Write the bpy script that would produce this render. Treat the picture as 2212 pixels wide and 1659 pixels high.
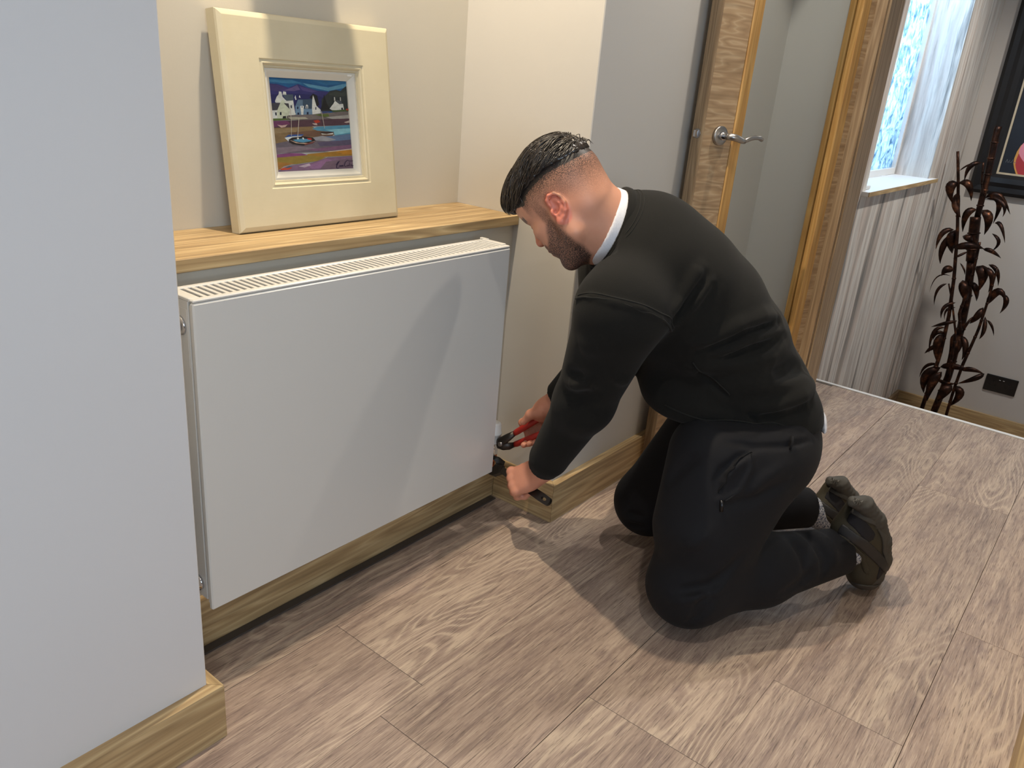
import bpy, math, random
import numpy as np
from mathutils import Vector, Matrix, Quaternion

scene = bpy.context.scene
for o in list(bpy.data.objects):
    bpy.data.objects.remove(o, do_unlink=True)
COL = scene.collection
random.seed(7)

# ------------------------------------------------------------------ camera
F_PX = 1732.34
CAM_R = np.array([[0.62430495, -0.77697135, 0.08098667],
                  [-0.23727104, -0.28737512, -0.92796444],
                  [0.74427534, 0.560117, -0.36376251]])   # rows: right, down, forward
CAM_C = np.array([0.0, 0.0, 1.13])
cam_d = bpy.data.cameras.new('camera')
cam = bpy.data.objects.new('camera', cam_d)
COL.objects.link(cam)
cam_d.sensor_fit = 'HORIZONTAL'
cam_d.sensor_width = 36.0
cam_d.lens = F_PX / 2212 * 36.0
cam_d.clip_start = 0.02
r_, d_, f_ = CAM_R
cam.matrix_world = Matrix(((r_[0], -d_[0], -f_[0], CAM_C[0]),
                           (r_[1], -d_[1], -f_[1], CAM_C[1]),
                           (r_[2], -d_[2], -f_[2], CAM_C[2]),
                           (0, 0, 0, 1)))
scene.camera = cam

# ------------------------------------------------------------------ view, world, lights
vs = scene.view_settings
vs.view_transform = 'Standard'
vs.look = 'None'
vs.gamma = 1.0
vs.use_curve_mapping = False
vs.exposure = 0.0
world = bpy.data.worlds.new('sky')
scene.world = world
world.use_nodes = True
bg = world.node_tree.nodes['Background']
bg.inputs[0].default_value = (0.62, 0.80, 1.0, 1)
bg.inputs[1].default_value = 1.6


def spot(name, loc, target, power, col, size_deg=110, blend=0.6, radius=0.03):
    l = bpy.data.lights.new(name, 'SPOT')
    l.energy = power
    l.color = col
    l.spot_size = math.radians(size_deg)
    l.spot_blend = blend
    l.shadow_soft_size = radius
    o = bpy.data.objects.new(name, l)
    COL.objects.link(o)
    o.location = loc
    o.rotation_euler = (Vector(target) - Vector(loc)).to_track_quat('-Z', 'Y').to_euler()
    return o


def area(name, loc, target, power, col, sx, sy):
    l = bpy.data.lights.new(name, 'AREA')
    l.shape = 'RECTANGLE'
    l.size = sx
    l.size_y = sy
    l.energy = power
    l.color = col
    o = bpy.data.objects.new(name, l)
    COL.objects.link(o)
    o.location = loc
    o.rotation_euler = (Vector(target) - Vector(loc)).to_track_quat('-Z', 'Y').to_euler()
    return o


WARM = (1.0, 0.85, 0.64)
NEUT = (1.0, 0.93, 0.84)
COOL = (0.72, 0.85, 1.0)
spot('downlight_recess', (1.02, 1.13, 2.33), (1.02, 1.05, 0.0), 100, WARM, 120, 0.7, 0.022)
spot('downlight_hall', (2.12, 0.70, 2.33), (2.05, 0.66, 0.0), 52, NEUT, 112, 0.9, 0.03)
spot('downlight_near', (0.55, 0.15, 2.33), (0.75, 0.15, 0.0), 36, NEUT, 92, 0.9, 0.03)
spot('fill_stair', (4.6, 0.10, 2.33), (4.7, 0.45, 0.0), 112, NEUT, 140, 0.8, 0.05)  # fill lamp added to brighten the stairwell walls
dl = area('daylight_back_window', (-0.75, -1.62, 1.5), (-0.15, 1.0, 1.15), 17, COOL, 1.3, 1.2)
dl.data.spread = math.radians(125)
area('daylight_stair_window', (4.55, 1.50, 1.45), (4.6, 0.0, 0.3), 42, (0.58, 0.79, 1.0), 1.1, 1.3)

# ------------------------------------------------------------------ helpers: objects
ORG = {}


def tag(o, label=None, cat=None, group=None, kind=None):
    if label: o['label'] = label
    if cat: o['category'] = cat
    if group: o['group'] = group
    if kind: o['kind'] = kind
    return o


def empty(name, loc, label=None, cat=None, group=None, kind=None):
    o = bpy.data.objects.new(name, None)
    COL.objects.link(o)
    o.location = loc
    o.empty_display_size = 0.05
    ORG[o] = np.array(loc, float)
    return tag(o, label, cat, group, kind)


def mesh_obj(name, verts, faces, mat, parent=None, smooth=False, origin=None, face_mats=None):
    """verts are world coordinates; the object's origin is the parent's origin (or `origin`)."""
    V = np.asarray(verts, float)
    po = ORG[parent] if parent is not None else np.zeros(3)
    if origin is None:
        oo = po if parent is not None else V.mean(0) * 0
    else:
        oo = np.asarray(origin, float)
    me = bpy.data.meshes.new(name)
    me.from_pydata((V - oo).tolist(), [], [list(map(int, f)) for f in faces])
    me.update()
    mats = mat if isinstance(mat, (list, tuple)) else [mat]
    for m in mats: me.materials.append(m)
    if face_mats is not None:
        me.polygons.foreach_set('material_index', np.asarray(face_mats, np.int32))
    if smooth:
        me.polygons.foreach_set('use_smooth', np.ones(len(me.polygons), bool))
    o = bpy.data.objects.new(name, me)
    COL.objects.link(o)
    if parent is not None:
        o.parent = parent
        o.location = oo - po
    else:
        o.location = oo
    ORG[o] = oo
    return o


class MB:
    """collects simple shapes for one mesh"""
    def __init__(s):
        s.v = []; s.f = []; s.m = []

    def add(s, v, f, m=0):
        n = len(s.v)
        s.v += [tuple(map(float, p)) for p in v]
        s.f += [tuple(i + n for i in q) for q in f]
        s.m += [m] * len(f)
        return s

    def box(s, x0, x1, y0, y1, z0, z1, b=0.0, m=0):
        if b <= 0:
            v = [(x, y, z) for x in (x0, x1) for y in (y0, y1) for z in (z0, z1)]
            f = [(0, 1, 3, 2), (4, 6, 7, 5), (0, 4, 5, 1), (2, 3, 7, 6), (0, 2, 6, 4), (1, 5, 7, 3)]
            return s.add(v, f, m)
        # chamfered box : 24 vertices
        lo = (x0, y0, z0); hi = (x1, y1, z1); v = []; idx = {}
        for sx in (0, 1):
            for sy in (0, 1):
                for sz in (0, 1):
                    sg = (sx, sy, sz)
                    for ax in range(3):
                        p = []
                        for k in range(3):
                            e = lo[k] if sg[k] == 0 else hi[k]
                            if k != ax: e += b if sg[k] == 0 else -b
                            p.append(e)
                        idx[(sg, ax)] = len(v); v.append(tuple(p))
        f = []
        cyc = [(0, 0), (0, 1), (1, 1), (1, 0)]
        for ax in range(3):
            o1, o2 = [(1, 2), (2, 0), (0, 1)][ax]
            for sd in (0, 1):
                q = []
                for a, c in cyc:
                    sg = [0, 0, 0]; sg[ax] = sd; sg[o1] = c if False else a; sg[o2] = c
                    q.append(idx[(tuple(sg), ax)])
                f.append(tuple(q if sd == 0 else q[::-1])[::-1] if True else q)
        for ax in range(3):      # edges along ax
            o1, o2 = [(1, 2), (2, 0), (0, 1)][ax]
            for a in (0, 1):
                for c in (0, 1):
                    s0 = [0, 0, 0]; s1 = [0, 0, 0]
                    s0[o1] = s1[o1] = a; s0[o2] = s1[o2] = c; s1[ax] = 1
                    q = (idx[(tuple(s0), o1)], idx[(tuple(s1), o1)], idx[(tuple(s1), o2)], idx[(tuple(s0), o2)])
                    f.append(q if (a + c) % 2 == 0 else q[::-1])
        for sx in (0, 1):
            for sy in (0, 1):
                for sz in (0, 1):
                    q = tuple(idx[((sx, sy, sz), k)] for k in range(3))
                    f.append(q if (sx + sy + sz) % 2 else q[::-1])
        return s.add(v, f, m)

    def tube(s, pts, rad, n=10, cap=True, m=0, flat=None, up=None):
        """swept tube; rad scalar or list; flat=(a,b) scales the section along frame axes"""
        P = [np.asarray(p, float) for p in pts]
        k = len(P)
        R = rad if hasattr(rad, '__len__') else [rad] * k
        T = []
        for i in range(k):
            t = P[min(i + 1, k - 1)] - P[max(i - 1, 0)]
            T.append(t / (np.linalg.norm(t) + 1e-12))
        u = np.asarray(up, float) if up is not None else np.array([0, 0, 1.0])
        if abs(u @ T[0]) > 0.95: u = np.array([1.0, 0, 0])
        v = []
        for i in range(k):
            a = u - T[i] * (u @ T[i]); a /= np.linalg.norm(a) + 1e-12
            u = a
            b = np.cross(T[i], a)
            fa, fb = flat if flat else (1, 1)
            for j in range(n):
                w = 2 * math.pi * j / n
                v.append(P[i] + R[i] * (fa * math.cos(w) * a + fb * math.sin(w) * b))
        f = []
        for i in range(k - 1):
            for j in range(n):
                j2 = (j + 1) % n
                f.append((i * n + j, i * n + j2, (i + 1) * n + j2, (i + 1) * n + j))
        if cap:
            f.append(tuple(range(n))[::-1]); f.append(tuple((k - 1) * n + j for j in range(n)))
        return s.add(v, f, m)

    def rev(s, c, axis, prof, n=24, m=0, ref=None):
        """revolve profile [(along, radius)] round axis through c"""
        a = np.asarray(axis, float); a /= np.linalg.norm(a)
        c = np.asarray(c, float)
        e = np.array([0, 0, 1.0]) if abs(a[2]) < 0.9 else np.array([1.0, 0, 0])
        if ref is not None: e = np.asarray(ref, float)
        e = e - a * (e @ a); e /= np.linalg.norm(e); g = np.cross(a, e)
        v = []
        for (h, r) in prof:
            for j in range(n):
                w = 2 * math.pi * j / n
                v.append(c + a * h + r * (math.cos(w) * e + math.sin(w) * g))
        f = []
        for i in range(len(prof) - 1):
            for j in range(n):
                j2 = (j + 1) % n
                f.append((i * n + j, i * n + j2, (i + 1) * n + j2, (i + 1) * n + j))
        f.append(tuple(range(n))[::-1]); f.append(tuple((len(prof) - 1) * n + j for j in range(n)))
        return s.add(v, f, m)

    def prism(s, poly, d, m=0):
        """poly: list of 3D points (planar), extruded by vector d"""
        n = len(poly); d = np.asarray(d, float)
        v = [np.asarray(p, float) for p in poly]; v += [p + d for p in v]
        f = [tuple(range(n))[::-1], tuple(range(n, 2 * n))]
        for i in range(n):
            j = (i + 1) % n
            f.append((i, j, n + j, n + i))
        return s.add(v, f, m)

    def build(s, name, mat, parent=None, smooth=False, origin=None):
        o = mesh_obj(name, s.v, s.f, mat, parent, smooth, origin, s.m if isinstance(mat, (list, tuple)) else None)
        return o


def fix_normals(o):
    import bmesh
    bm = bmesh.new(); bm.from_mesh(o.data)
    bmesh.ops.recalc_face_normals(bm, faces=bm.faces)
    bm.to_mesh(o.data); bm.free()
    return o


def autosmooth(o, deg=35):
    me = o.data
    me.polygons.foreach_set('use_smooth', np.ones(len(me.polygons), bool))
    try:
        me.set_sharp_from_angle(angle=math.radians(deg))
    except Exception:
        pass
    return o


def copy_tree(o, parent=None):
    c = o.copy(); COL.objects.link(c); c.parent = parent
    ORG[c] = ORG.get(o, np.zeros(3))
    for ch in list(o.children): copy_tree(ch, c)
    return c


# ------------------------------------------------------------------ helpers: materials
def srgb(r, g, b):
    def c(x):
        x /= 255.0
        return x / 12.92 if x <= 0.04045 else ((x + 0.055) / 1.055) ** 2.4
    return (c(r), c(g), c(b), 1.0)


class NM:
    """tiny node-material builder"""
    def __init__(s, name, rough=0.5, metal=0.0, color=None, spec=None):
        s.m = bpy.data.materials.new(name)
        s.m.use_nodes = True
        s.nt = s.m.node_tree
        s.b = s.nt.nodes['Principled BSDF']
        s.b.inputs['Roughness'].default_value = rough
        s.b.inputs['Metallic'].default_value = metal
        if spec is not None: s.b.inputs['Specular IOR Level'].default_value = spec
        if color: s.b.inputs['Base Color'].default_value = color

    def n(s, typ, **kw):
        nd = s.nt.nodes.new(typ)
        for k, v in kw.items(): setattr(nd, k, v)
        return nd

    def l(s, a, b): s.nt.links.new(a, b)

    def coord(s, scale=(1, 1, 1), rot=(0, 0, 0), loc=(0, 0, 0), rand=False, kind='Object'):
        t = s.n('ShaderNodeTexCoord'); mp = s.n('ShaderNodeMapping')
        src = t.outputs[kind]
        if rand:
            oi = s.n('ShaderNodeObjectInfo'); mul = s.n('ShaderNodeVectorMath', operation='SCALE')
            cmb = s.n('ShaderNodeCombineXYZ')
            for i in range(3): s.l(oi.outputs['Random'], cmb.inputs[i])
            s.l(cmb.outputs[0], mul.inputs[0]); mul.inputs['Scale'].default_value = 37.0
            ad = s.n('ShaderNodeVectorMath', operation='ADD')
            s.l(src, ad.inputs[0]); s.l(mul.outputs[0], ad.inputs[1]); src = ad.outputs[0]
        s.l(src, mp.inputs['Vector'])
        mp.inputs['Scale'].default_value = scale; mp.inputs['Rotation'].default_value = rot; mp.inputs['Location'].default_value = loc
        return mp.outputs[0]

    def noise(s, vec, scale=5, detail=4, rough=0.55, dist=0.0):
        nd = s.n('ShaderNodeTexNoise')
        s.l(vec, nd.inputs['Vector'])
        nd.inputs['Scale'].default_value = scale; nd.inputs['Detail'].default_value = detail
        nd.inputs['Roughness'].default_value = rough; nd.inputs['Distortion'].default_value = dist
        return nd.outputs['Fac']

    def wave(s, vec, scale=5, dist=5, detail=3, dscale=1.0, bands='X', typ='BANDS'):
        nd = s.n('ShaderNodeTexWave'); nd.wave_type = typ
        if typ == 'BANDS': nd.bands_direction = bands
        else: nd.rings_direction = bands
        s.l(vec, nd.inputs['Vector'])
        nd.inputs['Scale'].default_value = scale; nd.inputs['Distortion'].default_value = dist
        nd.inputs['Detail'].default_value = detail; nd.inputs['Detail Scale'].default_value = dscale
        return nd.outputs['Fac']

    def ramp(s, fac, stops, interp='LINEAR'):
        nd = s.n('ShaderNodeValToRGB'); cr = nd.color_ramp; cr.interpolation = interp
        while len(cr.elements) < len(stops): cr.elements.new(0.5)
        for e, (p, c) in zip(cr.elements, stops):
            e.position = p; e.color = c if hasattr(c, '__len__') else (c, c, c, 1)
        s.l(fac, nd.inputs['Fac'])
        return nd.outputs['Color']

    def mix(s, fac, a, b, blend='MIX'):
        nd = s.n('ShaderNodeMix'); nd.data_type = 'RGBA'; nd.blend_type = blend
        for sock, val in ((nd.inputs[0], fac), (nd.inputs[6], a), (nd.inputs[7], b)):
            if hasattr(val, 'is_linked') or isinstance(val, bpy.types.NodeSocket): s.l(val, sock)
            else: sock.default_value = val
        return nd.outputs[2]

    def math(s, op, a, b=0.0, c=None, clamp=False):
        nd = s.n('ShaderNodeMath', operation=op); nd.use_clamp = clamp
        for i, val in enumerate((a, b) if c is None else (a, b, c)):
            if isinstance(val, bpy.types.NodeSocket): s.l(val, nd.inputs[i])
            else: nd.inputs[i].default_value = val
        return nd.outputs[0]

    def color(s, sock): s.l(sock, s.b.inputs['Base Color'])

    def bump(s, h, strength=0.2, dist=0.002):
        nd = s.n('ShaderNodeBump'); nd.inputs['Strength'].default_value = strength; nd.inputs['Distance'].default_value = dist
        s.l(h, nd.inputs['Height']); s.l(nd.outputs[0], s.b.inputs['Normal'])


def paint(name, col, rough=0.6, bump=0.12, var=0.03, scale=160):
    k = NM(name, rough)
    v = k.coord()
    n1 = k.noise(v, 3.0, 3)
    c2 = tuple(min(1, x * (1 - var)) for x in col[:3]) + (1,)
    k.color(k.mix(n1, col, c2))
    k.bump(k.noise(v, scale, 3), bump, 0.001)
    return k.m


def plain(name, col, rough=0.5, metal=0.0, spec=None):
    return NM(name, rough, metal, col, spec).m


def wood(name, grain, c_lo, c_mid, c_hi, ring=(1, 6.0), rough=0.5, rand=True, streak=1.0, bump=0.15, wdist=4.0):
    """grain: 0/1/2 axis the fibres run along"""
    k = NM(name, rough)
    sc = [ring[1]] * 3; sc[grain] = ring[0]
    v = k.coord(tuple(sc), rand=rand)
    warp = k.noise(v, 0.9, 3, 0.5)
    sc2 = [90] * 3; sc2[grain] = 3.0
    v2 = k.coord(tuple(sc2), rand=rand)
    fine = k.noise(v2, 1.0, 4, 0.6)
    sep = k.math('MULTIPLY', warp, 14.0)
    rings = k.math('FRACT', sep)
    tri = k.math('PINGPONG', sep, 0.5)
    base = k.ramp(tri, [(0.0, c_lo), (0.35, c_mid), (0.5, c_hi)])
    fr = k.ramp(fine, [(0.3, 0.62), (0.55, 1.0), (0.75, 1.08)])
    k.color(k.mix(0.75 * streak, base, fr, 'MULTIPLY'))
    k.bump(fine, bump, 0.001)
    return k.m

# ------------------------------------------------------------------ materials
M_GREY = paint('paint_pale_grey', srgb(216, 214, 213), 0.62, 0.10, 0.03, 120)
M_BEIGE = paint('paint_warm_grey', srgb(204, 197, 182), 0.62, 0.12, 0.04, 260)
M_WHITE = paint('paint_white', srgb(203, 199, 192), 0.55, 0.10, 0.02, 120)
M_CEIL = paint('paint_ceiling', srgb(232, 230, 226), 0.7, 0.05, 0.02)
M_RAD = plain('enamel_white', srgb(208, 206, 201), 0.28)
M_OAK_X = wood('oak_along_x', 0, srgb(164, 136, 96), srgb(188, 160, 116), srgb(202, 176, 132), (0.8, 15.0))
M_OAK_Y = wood('oak_along_y', 1, srgb(164, 136, 96), srgb(188, 160, 116), srgb(202, 176, 132), (0.8, 15.0))
M_OAK_Z = wood('oak_along_z', 2, srgb(152, 127, 98), srgb(172, 146, 114), srgb(184, 160, 128), (0.8, 18.0))
M_OAK_H = wood('oak_veneer_cross', 0, srgb(168, 138, 104), srgb(186, 156, 120), srgb(198, 171, 136), (2.2, 14.0), streak=1.0)
M_OAK_GOLD = wood('oak_golden', 2, srgb(184, 138, 76), srgb(198, 154, 90), srgb(206, 164, 100), (0.8, 14.0))
M_CHROME = plain('chrome', srgb(205, 205, 208), 0.12, 1.0)
M_STEEL = plain('brushed_steel', srgb(176, 174, 172), 0.34, 1.0)
M_BLACK = plain('black_gloss', srgb(14, 14, 16), 0.12)
M_DARKGAP = plain('dark_gap', srgb(52, 46, 42), 0.9)
M_PVC = plain('white_trim', srgb(225, 225, 224), 0.4)


def floor_material():
    k = NM('limed_oak_vinyl', 0.42)
    big = k.noise(k.coord((1.5, 8.0, 1), rand=True), 1.8, 5, 0.6, 0.5)
    mid = k.noise(k.coord((3.4, 56, 1), rand=True), 1.5, 5, 0.62, 0.6)
    fine = k.noise(k.coord((16, 380, 1), rand=True), 1.2, 4, 0.65, 0.2)
    blot = k.noise(k.coord((7, 14, 1), rand=True), 2.4, 4, 0.6)
    # cathedral figure: contour lines of a stretched smooth field
    fld = k.noise(k.coord((0.75, 4.2, 1), rand=True), 1.15, 2, 0.45, 0.25)
    ctr = k.math('PINGPONG', k.math('MULTIPLY', fld, 40.0), 0.5)
    cath = k.ramp(ctr, [(0.0, 0.0), (0.30, 0.25), (0.44, 1.0), (0.5, 1.0)])
    where = k.ramp(k.noise(k.coord((0.5, 2.6, 1), rand=True), 1.7, 2, 0.4), [(0.50, 0.0), (0.62, 1.0)])
    base = k.ramp(big, [(0.28, srgb(138, 118, 108)), (0.48, srgb(160, 139, 125)), (0.68, srgb(180, 159, 142))])
    base = k.mix(k.ramp(mid, [(0.34, 0.62), (0.48, 0.0)]), base, srgb(114, 97, 90))
    base = k.mix(k.ramp(mid, [(0.53, 0.0), (0.68, 0.55)]), base, srgb(200, 179, 159))
    base = k.mix(k.ramp(blot, [(0.54, 0.0), (0.74, 0.6)]), base, srgb(122, 103, 100))
    cf = k.math('MULTIPLY', k.math('MULTIPLY', cath, where), 0.62)
    base = k.mix(cf, base, srgb(206, 186, 164))
    pit = k.ramp(fine, [(0.32, 0.8), (0.45, 0.0)])
    base = k.mix(pit, base, srgb(82, 68, 62))
    lite = k.ramp(fine, [(0.56, 0.0), (0.72, 0.6)])
    base = k.mix(lite, base, srgb(212, 194, 172))
    oi = k.n('ShaderNodeObjectInfo')
    tint = k.ramp(oi.outputs['Random'], [(0.0, 0.90), (0.5, 1.0), (1.0, 1.06)])
    k.color(k.mix(1.0, base, tint, 'MULTIPLY'))
    rr = k.ramp(fine, [(0.3, 0.55), (0.7, 0.38)])
    k.l(rr, k.b.inputs['Roughness'])
    k.bump(fine, 0.25, 0.0008)
    return k.m


M_FLOOR = floor_material()


def marble_material():
    k = NM('marble_stripe_paper', 0.5)
    wob = k.noise(k.coord((1.5, 1.5, 0.7)), 2.0, 3, 0.5)
    t = k.n('ShaderNodeTexCoord'); sp = k.n('ShaderNodeSeparateXYZ'); k.l(t.outputs['Object'], sp.inputs[0])
    s1 = k.math('ADD', sp.outputs[0], sp.outputs[1])
    s1 = k.math('ADD', s1, k.math('MULTIPLY', wob, 0.06))
    c1 = k.n('ShaderNodeCombineXYZ'); k.l(s1, c1.inputs[0]); k.l(k.math('MULTIPLY', sp.outputs[2], 0.05), c1.inputs[2])
    a = k.noise(c1.outputs[0], 5.5, 4, 0.62)
    b = k.noise(c1.outputs[0], 11.0, 5, 0.7)
    c2 = k.n('ShaderNodeCombineXYZ'); k.l(s1, c2.inputs[0]); k.l(k.math('MULTIPLY', sp.outputs[2], 0.10), c2.inputs[2])
    e = k.noise(c2.outputs[0], 34.0, 4, 0.7)
    base = k.ramp(a, [(0.32, srgb(108, 108, 107)), (0.40, srgb(178, 169, 162)), (0.46, srgb(206, 194, 186)),
                      (0.52, srgb(222, 219, 214)), (0.58, srgb(190, 182, 176)), (0.66, srgb(226, 224, 220))])
    base = k.mix(k.ramp(b, [(0.37, 0.85), (0.46, 0.0)]), base, srgb(112, 114, 113))
    base = k.mix(k.ramp(b, [(0.58, 0.0), (0.68, 0.7)]), base, srgb(232, 231, 228))
    base = k.mix(k.ramp(e, [(0.36, 0.30), (0.5, 0.0)]), base, srgb(128, 124, 120))
    k.color(base)
    return k.m


M_MARBLE = marble_material()


def struct(name, mb, mat, smooth=False, parent=None):
    o = mb.build(name, mat, parent, smooth)
    if parent is None: o['kind'] = 'structure'
    return o


ZC = 2.36            # ceiling
Z0 = -0.862          # lower landing
# planes of the hall
YL, XL = 1.027, 0.574          # face and end of the left pier
YB, YRAD, YS = 1.447, 1.252, 1.236     # recess back wall, boxed-in lower wall, ledge front
XR, YF = 1.612, 1.050          # right cheek of the recess, face of the right wall
XN0, XN1, YN = 2.665, 2.79, 0.785  # nib that carries the door lining

# ------------------------------------------------------------------ floor with planks
fl = struct('floor', MB().box(-1.7, 3.385, -1.85, 1.46, -0.10, -0.004), M_DARKGAP)
PW, PL = 0.2555, 1.22
rows = [(0.844, 0.917), (0.589, 0.807), (0.333, 1.12), (0.078, 1.431), (-0.1775, 0.687), (1.0995, 0.30), (1.355, 0.80), (-0.433, 0.25), (-0.6885, 0.9)]
for y0, jx in rows:
    xs = [jx + PL * i for i in range(-3, 4)]
    for xa in xs:
        a, b = max(xa, -1.2), min(xa + PL, 3.372)
        if b - a < 0.05: continue
        y1 = min(y0 + PW, 1.445)
        g = 0.0005
        MB().box(a + g, b - g, y0 + g, y1 - g, -0.004, 0.0, 0.0003).build('plank', M_FLOOR, fl, origin=(a, y0, 0))

struct('ceiling', MB().box(-1.7, 6.1, -1.85, 1.7, ZC, ZC + 0.1), M_CEIL)
struct('wall_left', MB().box(-1.7, XL, YL, 1.6, -0.1, ZC, 0.002), M_GREY)
struct('wall_back', MB().box(XL - .05, XR + .05, YB, YB + 0.1, -0.1, ZC), M_BEIGE)
struct('wall_radiator', MB().box(XL - .01, XR + .01, YRAD, YB + 0.01, -0.05, 0.766), M_BEIGE)
struct('wall_right', MB().box(XR, XN1, YF, 1.6, -0.1, ZC, 0.002), M_WHITE)
struct('wall_partition', MB().box(XN0, XN1, YN, YF + 0.01, -0.1, ZC), M_WHITE)
struct('wall_partition_head', MB().box(XN0, XN1, -0.12, YN, 2.06, ZC), M_WHITE)
struct('wall_opposite', MB().box(1.30, XN1, -0.30, -0.106, -0.1, ZC), M_WHITE)
struct('wall_side_room', MB().box(1.25, 1.30, -1.85, -0.106, -0.1, ZC), M_WHITE)
struct('wall_left_end', MB().box(-1.8, -1.7, -1.85, 1.6, -0.1, ZC), M_GREY)
# wall behind the camera with its window opening
wb = MB()
wb.box(-1.7, -1.45, -1.85, -1.75, -0.1, ZC).box(-0.05, 1.30, -1.85, -1.75, -0.1, ZC)
wb.box(-1.45, -0.05, -1.85, -1.75, -0.1, 0.85).box(-1.45, -0.05, -1.85, -1.75, 2.10, ZC)
struct('wall_behind', wb, M_GREY)

# ------------------------------------------------------------------ skirting boards
SH = 0.1115


def skirting(name, parts, corner_label=None):
    """parts: list of (x0,x1,y0,y1,mat); each board is its own piece of one baseboard"""
    root = empty(name, (parts[0][0], parts[0][2], 0), kind='structure')
    for (x0, x1, y0, y1, m) in parts:
        MB().box(x0, x1, y0, y1, 0.0005, SH, 0.0012).build('board', m, root, origin=(x0, y0, 0))
    return root


def mitred(name, boards):
    root = empty(name, (boards[0][0][0][0], boards[0][0][0][1], 0), kind='structure')
    for poly, m in boards:
        o = MB().prism([(x, y, 0.0005) for x, y in poly], (0, 0, SH - 0.0005)).build('board', m, root, origin=(poly[0][0], poly[0][1], 0))
        fix_normals(o)
    return root


e = 0.0004
mitred('baseboard_left', [
    ([(-1.69, YL - .023), (XL + .018 - e, YL - .023), (XL - e, YL), (-1.69, YL)], M_OAK_X),
    ([(XL + .018, YL - .023 + e), (XL + .018, 1.225), (XL, 1.225), (XL, YL + e)], M_OAK_Y)])
mitred('baseboard_right', [
    ([(XR, YF - e), (XR - .022 + e, YF - .022), (XN0, YF - .022), (XN0, YF)], M_OAK_X),
    ([(XR - .022, YF - .022 + e), (XR, YF + e), (XR, 1.232), (XR - .022, 1.232)], M_OAK_Y)])
skirting('baseboard_back', [(XL + .001, XR - .0005, 1.2345, YRAD - .0005, M_OAK_X)])
skirting('baseboard_opposite', [(1.31, XN0, -0.1055, -0.087, M_OAK_X)])
skirting('baseboard_partition', [(XN0 - .018, XN0 - .0005, YN + .06, YF - .023, M_OAK_Y)])
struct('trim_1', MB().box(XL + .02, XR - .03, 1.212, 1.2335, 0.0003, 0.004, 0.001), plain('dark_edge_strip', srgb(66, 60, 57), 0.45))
# oak ledge over the boxed-in wall
sh = MB().box(XL + .0005, XR - .0005, YS, YB - .0005, 0.7685, 0.7915, 0.001).build('ledge', M_OAK_X, None, origin=(XL, YS, 0.7685))
tag(sh, 'pale oak ledge above the white radiator, carrying the framed painting', 'ledge')

# ------------------------------------------------------------------ stairwell
st = empty('stairs', (3.385, 0, 0), kind='structure')
n_r = 5
rise = -Z0 / n_r
for i in range(n_r):
    x0 = 3.385 + 0.21 * i
    MB().box(x0 if i else 3.35, x0 + 0.21 + 0.02, -0.3, 1.049, -rise * (i + 1) - 0.05, -rise * (i + 1)).build('tread', M_FLOOR, st)
    MB().box(x0 - .012, x0, -0.3, 1.049, -rise * (i + 1), -rise * i - 0.012).build('riser', M_PVC, st)
struct('trim_2', MB().box(3.372, 3.392, -0.3, 1.049, -0.035, 0.0035, 0.001), M_PVC)
struct('floor_lower', MB().box(3.3, 6.1, -0.9, 1.7, Z0 - 0.1, Z0), M_FLOOR)
XF = 5.93
struct('wall_far', MB().box(XF, XF + .1, -0.9, 1.7, Z0, ZC), paint('paint_stair_grey', srgb(196, 191, 186), 0.6, 0.08))
struct('wall_stair_side', MB().box(XN1, XF, -1.0, -0.9, Z0, ZC), M_WHITE)
struct('wall_under_hall', MB().box(3.28, 3.34, -0.9, 1.05, Z0, -0.1), M_WHITE)
struct('wall_stair_near', MB().box(XN1 - .1, XN1, -0.9, -0.30, -0.1, ZC), M_WHITE)
# papered wall with window opening
WX0, WX1, WZ0, WZ1 = 3.94, 5.145, 0.748, 2.02
wm = MB()
wm.box(XN1, WX0, YF, 1.30, Z0, ZC).box(WX1, XF, YF, 1.30, Z0, ZC)
wm.box(WX0, WX1, YF, 1.30, Z0, WZ0 - .022).box(WX0, WX1, YF, 1.30, WZ1, ZC)
struct('wall_papered', wm, M_MARBLE)
skirting_far = empty('baseboard_far', (XF - .02, -.9, Z0), kind='structure')
MB().box(XF - .02, XF - .0005, -0.89, YF - .001, Z0 + .0005, Z0 + SH, 0.001).build('board', M_OAK_Y, skirting_far)
# sloping string board that follows the stairs along the papered wall
p = [(2.80, 0.0), (2.80, SH), (3.42, SH), (3.42 + 1.05, SH + Z0), (XF - .02, SH + Z0), (XF - .02, Z0), (4.35, Z0), (3.385, -0.0)]
so = struct('baseboard_stair', MB().prism([(x, YF - .018, z) for x, z in p], (0, .0175, 0)), wood('oak_string', 0, srgb(128, 104, 80), srgb(150, 126, 98), srgb(164, 140, 112), (1.2, 13)))
fix_normals(so)
# window
def obscure_glass():
    k = NM('obscure_glass', 0.25)
    v = k.coord((1, 1, 1))
    n1 = k.noise(v, 14, 5, 0.65, 1.5)
    k.b.inputs['Transmission Weight'].default_value = 0.0
    k.color(k.ramp(n1, [(0.35, srgb(70, 96, 116)), (0.5, srgb(150, 182, 204)), (0.62, srgb(214, 232, 244))]))
    k.bump(n1, 0.8, 0.01)
    tr = k.n('ShaderNodeBsdfTranslucent')
    k.l(k.ramp(n1, [(0.35, srgb(110, 140, 160)), (0.55, srgb(215, 230, 240))]), tr.inputs['Color'])
    mx = k.n('ShaderNodeMixShader'); mx.inputs[0].default_value = 0.75
    out = k.nt.nodes['Material Output']
    k.l(k.b.outputs[0], mx.inputs[1]); k.l(tr.outputs[0], mx.inputs[2]); k.l(mx.outputs[0], out.inputs['Surface'])
    return k.m


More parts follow.
